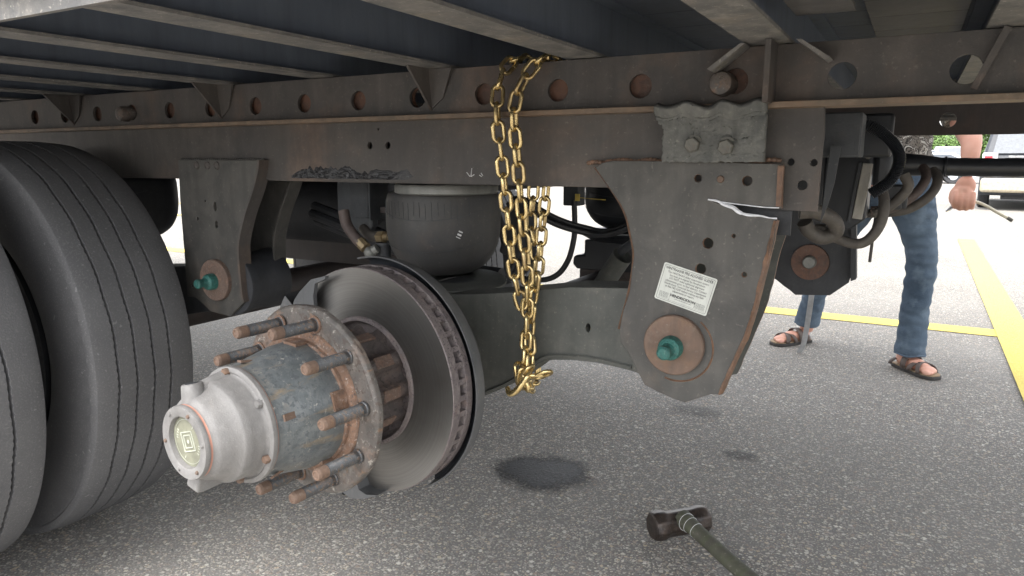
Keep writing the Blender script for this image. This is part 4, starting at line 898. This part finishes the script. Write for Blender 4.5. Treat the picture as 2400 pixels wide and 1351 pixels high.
strand([(-.598, 1.155, .735), (-.607, 1.16, .69), (-.612, 1.158, .64), (-.606, 1.15, .60), (-.602, 1.14, .57)], 0, .7)
strand([(-.679, 1.30, 1.02), (-.679, 1.30, .903), (-.684, 1.30, .832), (-.672, 1.298, .761), (-.678, 1.298, .689), (-.68, 1.30, .60), (-.67, 1.29, .50)], 0, .2)
strand([(-.648, 1.31, 1.02), (-.650, 1.30, .904), (-.656, 1.30, .850), (-.664, 1.30, .762), (-.670, 1.30, .689), (-.672, 1.30, .60), (-.66, 1.29, .50)], 1, .4)
strand([(-.67, 1.29, .49), (-.645, 1.22, .500), (-.625, 1.17, .53), (-.612, 1.15, .55)], 0, .4)
for p, t, fz in (((-.606, 1.120, .560), (.2, -.1, 1), .5), ((-.598, 1.122, .568), (.6, 0, .9), 1.1), ((-.600, 1.116, .552), (.5, 0, -1), 1.3), ((-.584, 1.124, .563), (1, .2, .1), 1.4), ((-.568, 1.126, .568), (1, .1, .5), 1.2), ((-.616, 1.124, .566), (-.2, 0, 1), .9)):
    place_link(Vector(p), Vector(t), fz)
hk = spl([(-.632, 1.108, .538), (-.622, 1.100, .530), (-.608, 1.100, .538), (-.598, 1.104, .552), (-.590, 1.108, .566), (-.592, 1.118, .574), (-.602, 1.126, .568)], 8)
G().tube(hk, [.0032 + .0030 * sin(pi * min(1, .15 + i / len(hk))) for i in range(len(hk))], 12, flat=1.0).build('grab_hook', 'chain', CH, label='dull grab hook at the knot of the chain')

# ================================================================== sledgehammer
HA = empty('sledgehammer', (-.45, 1.69, 0), 'short rusty sledgehammer lying on the asphalt, its handle leaving the picture', 'hammer')
a = Vector((-.508, 1.630, .0385)); b = Vector((-.396, 1.742, .0385)); d_ = (b - a).normalized()
pts = [a + (b - a) * t for t in (0, .04, .10, .20, .27, .38, .62, .73, .80, .90, .96, 1)]
g = G(); g.tube(pts, [.033, .037, .039, .039, .034, .0335, .0335, .034, .037, .037, .035, .031], 8)
hd = g.build('hammer_head', 'hammer', HA, bevel=.004, angle=30)
g = G(); q = spl([(-.44, 1.676, .054), (-.415, 1.655, .055), (-.36, 1.618, .044), (-.29, 1.568, .032), (-.20, 1.503, .025), (-.02, 1.375, .022)], 8)
g.tube(q, [.0255 - .007 * min(1, i / 12) for i in range(len(q))], 16); hn = g.build('handle', 'handle', HA, label='mossy green grey wooden handle')
for t_ in (5, 8, 11):
    g = G(); c = q[t_]; dd = (q[t_ + 1] - q[t_ - 1]).normalized(); rr = .0258 - .007 * min(1, t_ / 12); u = dd.orthogonal().normalized(); v = dd.cross(u)
    g.tube([c + (u * cos(2 * pi * i / 20) + v * sin(2 * pi * i / 20)) * rr for i in range(21)], .0006, 4); g.build('handle_band', 'greywhite', hn)

# ================================================================== person
PE = empty('person', (-.12, 3.68, 0), 'man in blue jeans, camouflage shirt and brown sandals standing beyond the trailer', 'person')
def remesh(g, name, mat_, parent, vox, label=None, smooth_it=6, disp=None):
    me, org = g.mesh(name, mat_, True); o = bpy.data.objects.new(name, me); S.collection.objects.link(o)
    r = o.modifiers.new('r', 'REMESH'); r.mode = 'VOXEL'; r.voxel_size = vox
    s_ = o.modifiers.new('s', 'SMOOTH'); s_.iterations = smooth_it; s_.factor = .6
    m2 = bpy.data.meshes.new_from_object(o.evaluated_get(bpy.context.evaluated_depsgraph_get())); bpy.data.objects.remove(o); m2.name = name
    if disp:
        for v, nn in zip(m2.vertices, [x.vector.copy() for x in m2.vertex_normals]): v.co += nn * disp(v.co + org)
    m2.materials.clear(); m2.materials.append(M[mat_]); m2.polygons.foreach_set('use_smooth', [True] * len(m2.polygons))
    o = bpy.data.objects.new(name, m2); S.collection.objects.link(o); link(o, org, parent)
    if label: o['label'] = label
    return o
g = G()
hip = Vector((-.10, 3.70, .82))
# body: torso, neck, head, arms, legs and feet grown into one skin
g.tube([(-.11, 3.70, .80), (-.11, 3.70, .95), (-.11, 3.70, 1.10), (-.11, 3.70, 1.25), (-.10, 3.69, 1.31)], [.135, .14, .145, .155, .07], 20, flat=.72)
g.tube([(-.10, 3.69, 1.28), (-.10, 3.675, 1.40)], .048, 14); g.ball((-.10, 3.66, 1.47), .095, 12, (.80, .92, 1.12))
g.ball((-.10, 3.565, 1.455), .016, 6, (.8, 1.1, 1.3)); g.ball((-.185, 3.67, 1.46), .022, 6, (.4, .8, 1.2)); g.ball((-.015, 3.67, 1.46), .022, 6, (.4, .8, 1.2))
g.tube(spl([(.04, 3.69, 1.26), (.10, 3.67, 1.22), (.165, 3.62, 1.08)], 4), [.050, .050, .050, .048, .046, .045, .044, .043, .042][:9], 16)
g.tube(spl([(.165, 3.62, 1.08), (.186, 3.52, 1.04), (.188, 3.47, .985), (.184, 3.452, .93), (.180, 3.446, .895)], 5), [.041, .042, .043, .043, .043, .042, .041, .040, .039, .038, .037, .036, .035, .034, .033, .032, .031, .030, .030, .029, .029][:21], 18, flat=.85)
g.tube(spl([(-.26, 3.69, 1.26), (-.33, 3.68, 1.20), (-.37, 3.66, 1.02), (-.37, 3.60, .84)], 6), [.052 - .0013 * i for i in range(19)], 16)
g.ball((-.37, 3.58, .79), .038, 8, (.7, 1, 1.3))
# left hand: palm and fingers curled round the hose
g.ball((.182, 3.440, .850), .040, 10, (.92, .62, 1.05)); g.ball((.176, 3.430, .825), .036, 10, (.98, .68, .95))
for i, (x, l_) in enumerate(((.150, .95), (.170, 1.05), (.191, 1.0), (.210, .85))):
    zt = .812 - .002 * i
    g.tube(spl([(x, 3.418, zt + .02), (x - .001, 3.402, zt - .012 * l_), (x - .001, 3.406, zt - .038 * l_), (x, 3.428, zt - .047 * l_), (x + .001, 3.444, zt - .030 * l_)], 4), [.0115] * 8 + [.0105] * 5 + [.0095] * 4, 12)
g.tube(spl([(.155, 3.445, .845), (.140, 3.432, .822), (.138, 3.420, .795), (.150, 3.412, .776)], 4), [.014, .013, .013, .013, .013, .012, .012, .012, .011, .011, .011, .010, .009], 12)
# legs (under jeans) and feet
g.tube(spl([(-.02, 3.70, .80), (.030, 3.685, .65), (.060, 3.67, .50), (.052, 3.665, .32), (.050, 3.66, .07)], 3), [.06 - .0022 * i for i in range(13)], 14)
g.tube(spl([(-.19, 3.71, .80), (-.28, 3.78, .63), (-.345, 3.84, .47), (-.395, 3.90, .28), (-.432, 3.95, .07)], 3), [.06 - .0022 * i for i in range(13)], 14)
def foot(hx, hy, dx, dy, L_=.215):
    d = Vector((dx, dy, 0)).normalized(); s_ = Vector((-d.y, d.x, 0)); b = Vector((hx, hy, 0))
    rz = Matrix.Rotation(math.atan2(d.y, d.x), 3, 'Z')
    g.ball(b + d * .02 + Vector((0, 0, .048)), .036, 8, (1.1, .85, .95), rot=rz); g.ball(b + d * .09 + Vector((0, 0, .042)), .042, 10, (1.7, .86, .62), rot=rz); g.ball(b + d * .150 + Vector((0, 0, .032)), .038, 10, (1.2, 1.05, .46), rot=rz)
    for i in range(5):
        o_ = (i - 2) * .0145; g.ball(b + d * (.188 - .006 * abs(i - (1 if hx > -.2 else 3)) * 1.2) + s_ * o_ + Vector((0, 0, .028)), .0095 + (.004 if i == (0 if hx > -.2 else 4) else 0), 7, (1.7, 1, .95), rot=rz)
RF = (.015, 3.685, .62, -.66); LF = (-.435, 3.96, -.60, -.70)
foot(*RF); foot(*LF)
remesh(g, 'body', 'skin', PE, .0042, smooth_it=4)
def folds(k, amp):
    return lambda p: amp * (noise.noise(Vector((p.x * 9 + k, p.y * 9, p.z * 26))) + .6 * noise.noise(Vector((p.x * 22, p.y * 20 + k, p.z * 40))))
g = G(); R1 = [.105, .100, .090, .080, .070, .068, .066, .064, .062, .061, .062, .064, .066]
g.tube(spl([(-.02, 3.70, .82), (.030, 3.685, .65), (.060, 3.67, .50), (.052, 3.665, .32), (.050, 3.66, .075)], 3), R1, 24, flat=.95)
g.tube(spl([(-.19, 3.71, .82), (-.28, 3.78, .63), (-.345, 3.84, .47), (-.395, 3.90, .28), (-.432, 3.95, .105)], 3), [r * .95 for r in R1], 24, flat=.95)
g.ball((-.07, 3.70, .84), .145, 12, (1.12, .82, .95)); g.tube([(-.08, 3.70, .85), (-.09, 3.70, .97)], [.158, .152], 24, flat=.76)
remesh(g, 'jeans', 'denim', PE, .0065, 'faded blue denim jeans', 3, folds(3, .0065))
for c_, rr_ in (((.050, 3.66, .078), .062), ((-.432, 3.95, .108), .059)):
    g = G(); g.tube([(c_[0] + rr_ * cos(2 * pi * i / 24), c_[1] + rr_ * .96 * sin(2 * pi * i / 24), c_[2] + .003 * sin(i)) for i in range(25)], .0052, 6, flat=1); g.build('hem', 'denim', PE)
g = G(); g.tube([(-.09, 3.70, .91), (-.09, 3.70, .94), (-.09, 3.70, 1.05), (-.10, 3.70, 1.20), (-.105, 3.695, 1.30), (-.10, 3.69, 1.33)], [.170, .172, .168, .175, .14, .06], 28, flat=.74)
g.tube(spl([(.02, 3.69, 1.25), (.10, 3.67, 1.21), (.145, 3.63, 1.12)], 4), .066, 16); g.tube(spl([(-.24, 3.69, 1.25), (-.32, 3.68, 1.20), (-.35, 3.67, 1.10)], 4), .066, 16)
remesh(g, 'shirt', 'camo', PE, .008, 'grey and black camouflage shirt', 3, folds(8, .008))
g = G(); g.ball((-.10, 3.675, 1.495), .100, 12, (.86, .95, 1.0)); hr = g.build('hair', 'hair', PE)
for (hx, hy, dx, dy), lab in ((RF, 'brown strap sandal on the right of the picture'), (LF, 'brown strap sandal on the left of the picture')):
    d = Vector((dx, dy, 0)).normalized(); s_ = Vector((-d.y, d.x, 0)); b = Vector((hx, hy, 0)); out_l = []
    for t, wv in ((-.030, .018), (-.022, .030), (.02, .036), (.08, .036), (.13, .046), (.17, .048), (.20, .038), (.215, .018)): out_l.append((t, wv))
    lp = [b + d * t + s_ * w_ for t, w_ in out_l] + [b + d * t - s_ * w_ for t, w_ in reversed(out_l)]
    g = G(); g.prism([[(p.x, p.y) for p in lp]], .001, .016, 'Z'); sn = g.build('sandal', 'sole', PE, bevel=.003, label=lab)
    g = G(); g.prism([[(p.x, p.y) for p in [b + d * (.09 + (t - .09) * .96) + s_ * w_ * .93 for t, w_ in out_l] + [b + d * (.09 + (t - .09) * .96) - s_ * w_ * .93 for t, w_ in reversed(out_l)]]], .0165, .0205, 'Z'); g.build('footbed', 'footbed', sn)
    def strap(t0, t1, hgt, wd):
        g = G(); vs = []; n_ = 14
        for i in range(n_ + 1):
            a = pi * i / n_; c = b + d * (t0 + (t1 - t0) * i / n_) + s_ * (cos(a) * .047) + Vector((0, 0, .018 + hgt * sin(a) ** .7)); vs += [c + d * wd / 2, c - d * wd / 2]
        g.add(vs, [(2 * i, 2 * i + 1, 2 * i + 3, 2 * i + 2) for i in range(n_)]); o = g.build('strap', 'sandal', sn); m_ = o.modifiers.new('t', 'SOLIDIFY'); m_.thickness = .003; m_.offset = 1
    strap(.155, .10, .040, .026); strap(.10, .155, .042, .022); strap(.065, .065, .062, .03); strap(.02, -.01, .03, .02)
# cream hose in his hand, silver flat bar behind the far hanger
HO = empty('air_line', (.19, 3.43, .78), 'short cream air line with a metal end held in the man\'s hand', 'hose')
G().tube(spl([(.150, 3.425, .775), (.19, 3.426, .788), (.225, 3.43, .788), (.262, 3.435, .772), (.300, 3.44, .748), (.340, 3.445, .725)], 8), .0062, 10).build('tube', 'cream', HO)
G().tube([(.335, 3.4445, .728), (.353, 3.446, .717)], .0072, 8).build('coupling', 'bolt', HO)
G().tube([(.150, 3.42, .772), (.132, 3.415, .756), (.122, 3.412, .748)], [.008, .0065, .004], 8).build('coupling', 'chrome', HO)
g = G(); pth = spl([(-.37, 3.55, .62), (-.375, 3.56, .40), (-.385, 3.60, .26), (-.400, 3.66, .13), (-.412, 3.69, .05), (-.43, 3.70, .004)], 6); vs = []
for p in pth: vs += [p + Vector((-.012, 0, 0)), p + Vector((.012, 0, 0)), p + Vector((.012, .006, 0)), p + Vector((-.012, .006, 0))]
g.add(vs, [(i * 4 + a, i * 4 + (a + 1) % 4, (i + 1) * 4 + (a + 1) % 4, (i + 1) * 4 + a) for i in range(len(pth) - 1) for a in range(4)] + [(0, 1, 2, 3)])
g.build('metal_bar', 'steelbar', label='silver flat metal bar standing in front of the left sandal', cat='metal bar')

# ================================================================== vehicles
def car(name, loc, rz, paint, label, kind='sedan', lower=None, L_=4.2, W_=1.72, H_=1.35):
    C = empty(name, (0, 0, 0), label, 'car', 'cars parked in the lot'); hw_ = W_ / 2; lower = lower or paint
    if kind == 'suv': prof = [(0, .42), (.02, .95), (.08, 1.02), (.35, 1.58), (.55, H_ + .25), (2.6, H_ + .27), (3.3, 1.05), (4.2, .98), (L_, .85), (L_ + .05, .42)]
    else: prof = [(0, .35), (.02, .85), (.15, .90), (.55, .93), (1.05, H_), (2.4, H_), (3.05, .90), (L_ - .2, .78), (L_, .62), (L_ + .03, .30)]
    prof = [(y, z) for y, z in prof]
    low = [(L_ + .03, .24), (L_ - .55, .24), (L_ - .60, .42), (L_ - .80, .58), (L_ - 1.05, .58), (L_ - 1.25, .42), (L_ - 1.3, .22), (1.35, .22), (1.3, .42), (1.1, .60), (.8, .60), (.6, .42), (.55, .26), (.02, .28)]
    g = G(); g.prism([prof + low], -hw_, hw_, 'X')
    for i, v in enumerate(g.v):
        if v.z > .95: v.x *= 1 - .14 * min(1, (v.z - .95) / .5)
    g.build('body', paint, C, bevel=.05)
    rear = [(prof[2][0], prof[2][1] + .04), (prof[3][0], prof[3][1] - .04)] if kind == 'suv' else [(.60, .95), (1.02, H_ - .03)]
    (y0, z0), (y1, z1) = rear
    g = G(); xx0 = hw_ * .82; xx1 = hw_ * .74; g.add([(-xx0, y0 - .02, z0), (xx0, y0 - .02, z0), (xx1, y1 - .02, z1), (-xx1, y1 - .02, z1), (-xx0, y0 + .02, z0), (xx0, y0 + .02, z0), (xx1, y1 + .02, z1), (-xx1, y1 + .02, z1)], [(0, 1, 2, 3), (4, 7, 6, 5), (0, 4, 5, 1), (1, 5, 6, 2), (2, 6, 7, 3), (3, 7, 4, 0)]); g.build('rear_window', 'glass', C)
    for s_ in (-1, 1):
        sy = [(.65, 1.03), (.85, H_ + .12), (2.45, H_ + .12), (2.95, 1.03)] if kind == 'suv' else [(.75, .94), (1.12, H_ - .07), (2.3, H_ - .07), (2.85, .94)]
        g = G(); vs = []
        for dx in (.0, .012):
            for y, z in sy: vs.append((s_ * (hw_ * (1 - .14 * min(1, max(0, z - .95) / .5)) + dx), y, z))
        g.add(vs, [(0, 1, 2, 3), (7, 6, 5, 4), (0, 4, 5, 1), (1, 5, 6, 2), (2, 6, 7, 3), (3, 7, 4, 0)]); g.build('side_window', 'glass', C)
        zz = .92 if kind == 'suv' else .72
        tl_ = G().box((s_ * (hw_ - .13), -.01, zz), (.24, .05, .30 if kind == 'suv' else .13)).build('tail_light', 'whitelens' if kind == 'suv' else 'red', C, bevel=.02)
        if kind == 'suv': G().box((s_ * (hw_ - .11), -.04, zz), (.13, .03, .20)).build('red_lens', 'red', tl_, bevel=.02)
        for yy in (.95, L_ - .92):
            g = G(); g.lathe([(.17, -.10), (.29, -.10), (.32, -.07), (.32, .07), (.29, .10), (.17, .10)], (s_ * (hw_ - .10), yy, .32), 'X', 32); wl = g.build('wheel', 'rubber', C)
            g = G(); g.lathe([(0, -.06), (.15, -.06), (.19, -.10), (.19, .10), (.15, .06), (0, .06)], (s_ * (hw_ - .10), yy, .32), 'X', 20); g.build('rim', 'carsilver', wl)
    G().box((0, -.08, .47 if kind == 'suv' else .42), (W_ - .04, .22, .26 if kind == 'suv' else .2)).build('bumper', lower, C, bevel=.05)
    if kind == 'suv':
        G().box((0, -.05, 1.0), (W_ * .55, .03, .035)).build('trim_strip', 'chrome', C)
        G().box((0, .3, .26), (W_ * .6, .3, .12)).build('tow_hitch', 'rubber', C, bevel=.01)
    G().box((.0, -.02, .72 if kind != 'suv' else .80), (.34, .02, .12)).build('licence_plate', 'whitelens', C)
    C.location = loc; C.rotation_euler = (0, 0, rz); return C
car('parked_suv', (1.99, 16.2, .0), radians(-4), 'carblack', 'dark suv with beige rear bumper and pale tail light behind the man\'s hand', 'suv', 'carbeige', W_=1.85, L_=4.4)
car('parked_car', (.05, 37, 0), 0, 'carwhite', 'small white car with red tail light showing beside the camouflage shirt')
car('parked_car', (1.55, 44, 0), 0, 'carsilver', 'silver grey car in the distance between the shirt and the forearm', 'suv')
car('parked_car', (2.2, 33.5, 0), radians(92), 'carwhite', 'low white car parked sideways in front of the distant silver one', H_=1.2)
# ================================================================== trees
def tree_meshes(seed, Hh):
    random.seed(seed); g = G(); g.tube([(0, 0, 0), (.05, .03, Hh * .3), (0, .1, Hh * .6)], [.16, .12, .06], 8)
    for k in range(5): a = 2 * pi * k / 5 + random.random(); g.tube([(0, 0, Hh * .28), (cos(a) * .9, sin(a) * .9, Hh * .55)], [.07, .02], 6)
    tk = g.mesh('trunk', 'bark', True, Vector((0, 0, 0)))[0]
    vs, fs = [], []; cl = [(Vector((random.gauss(0, .9), random.gauss(0, .9), Hh * random.uniform(.25, .85))), random.uniform(.7, 1.25)) for _ in range(16)]
    for c, r in cl:
        for _ in range(420):
            d = Vector((random.gauss(0, 1), random.gauss(0, 1), random.gauss(0, .8))).normalized() * r * random.uniform(.45, 1.05); p = c + d
            u = Vector((random.gauss(0, 1), random.gauss(0, 1), random.gauss(0, 1))).normalized() * .10; v = u.orthogonal().normalized() * .08; b = len(vs); vs += [p - u, p + v, p + u, p - v]; fs.append((b, b + 1, b + 2, b + 3))
    me = bpy.data.meshes.new('crown'); me.from_pydata(vs, [], fs); me.materials.append(M['leaf']); return tk, me
TM = [tree_meshes(s_, h) for s_, h in ((1, 4.6), (2, 5.0), (3, 4.3))]
random.seed(5)
for i in range(15):
    x = -22 + i * 4.2 + random.uniform(-.8, .8); tk, cr = TM[i % 3]
    t = empty('tree', (x, 100 + random.uniform(-3, 3), 0), 'leafy green tree in the row at the far edge of the parking lot', 'tree', 'trees at the far edge of the lot')
    inst('trunk', tk, wo(t), t); c = inst('crown', cr, wo(t), t); t.rotation_euler = (0, 0, random.uniform(0, 6)); s_ = random.uniform(.9, 1.1); t.scale = (s_ * 1.25, s_ * 1.25, s_)
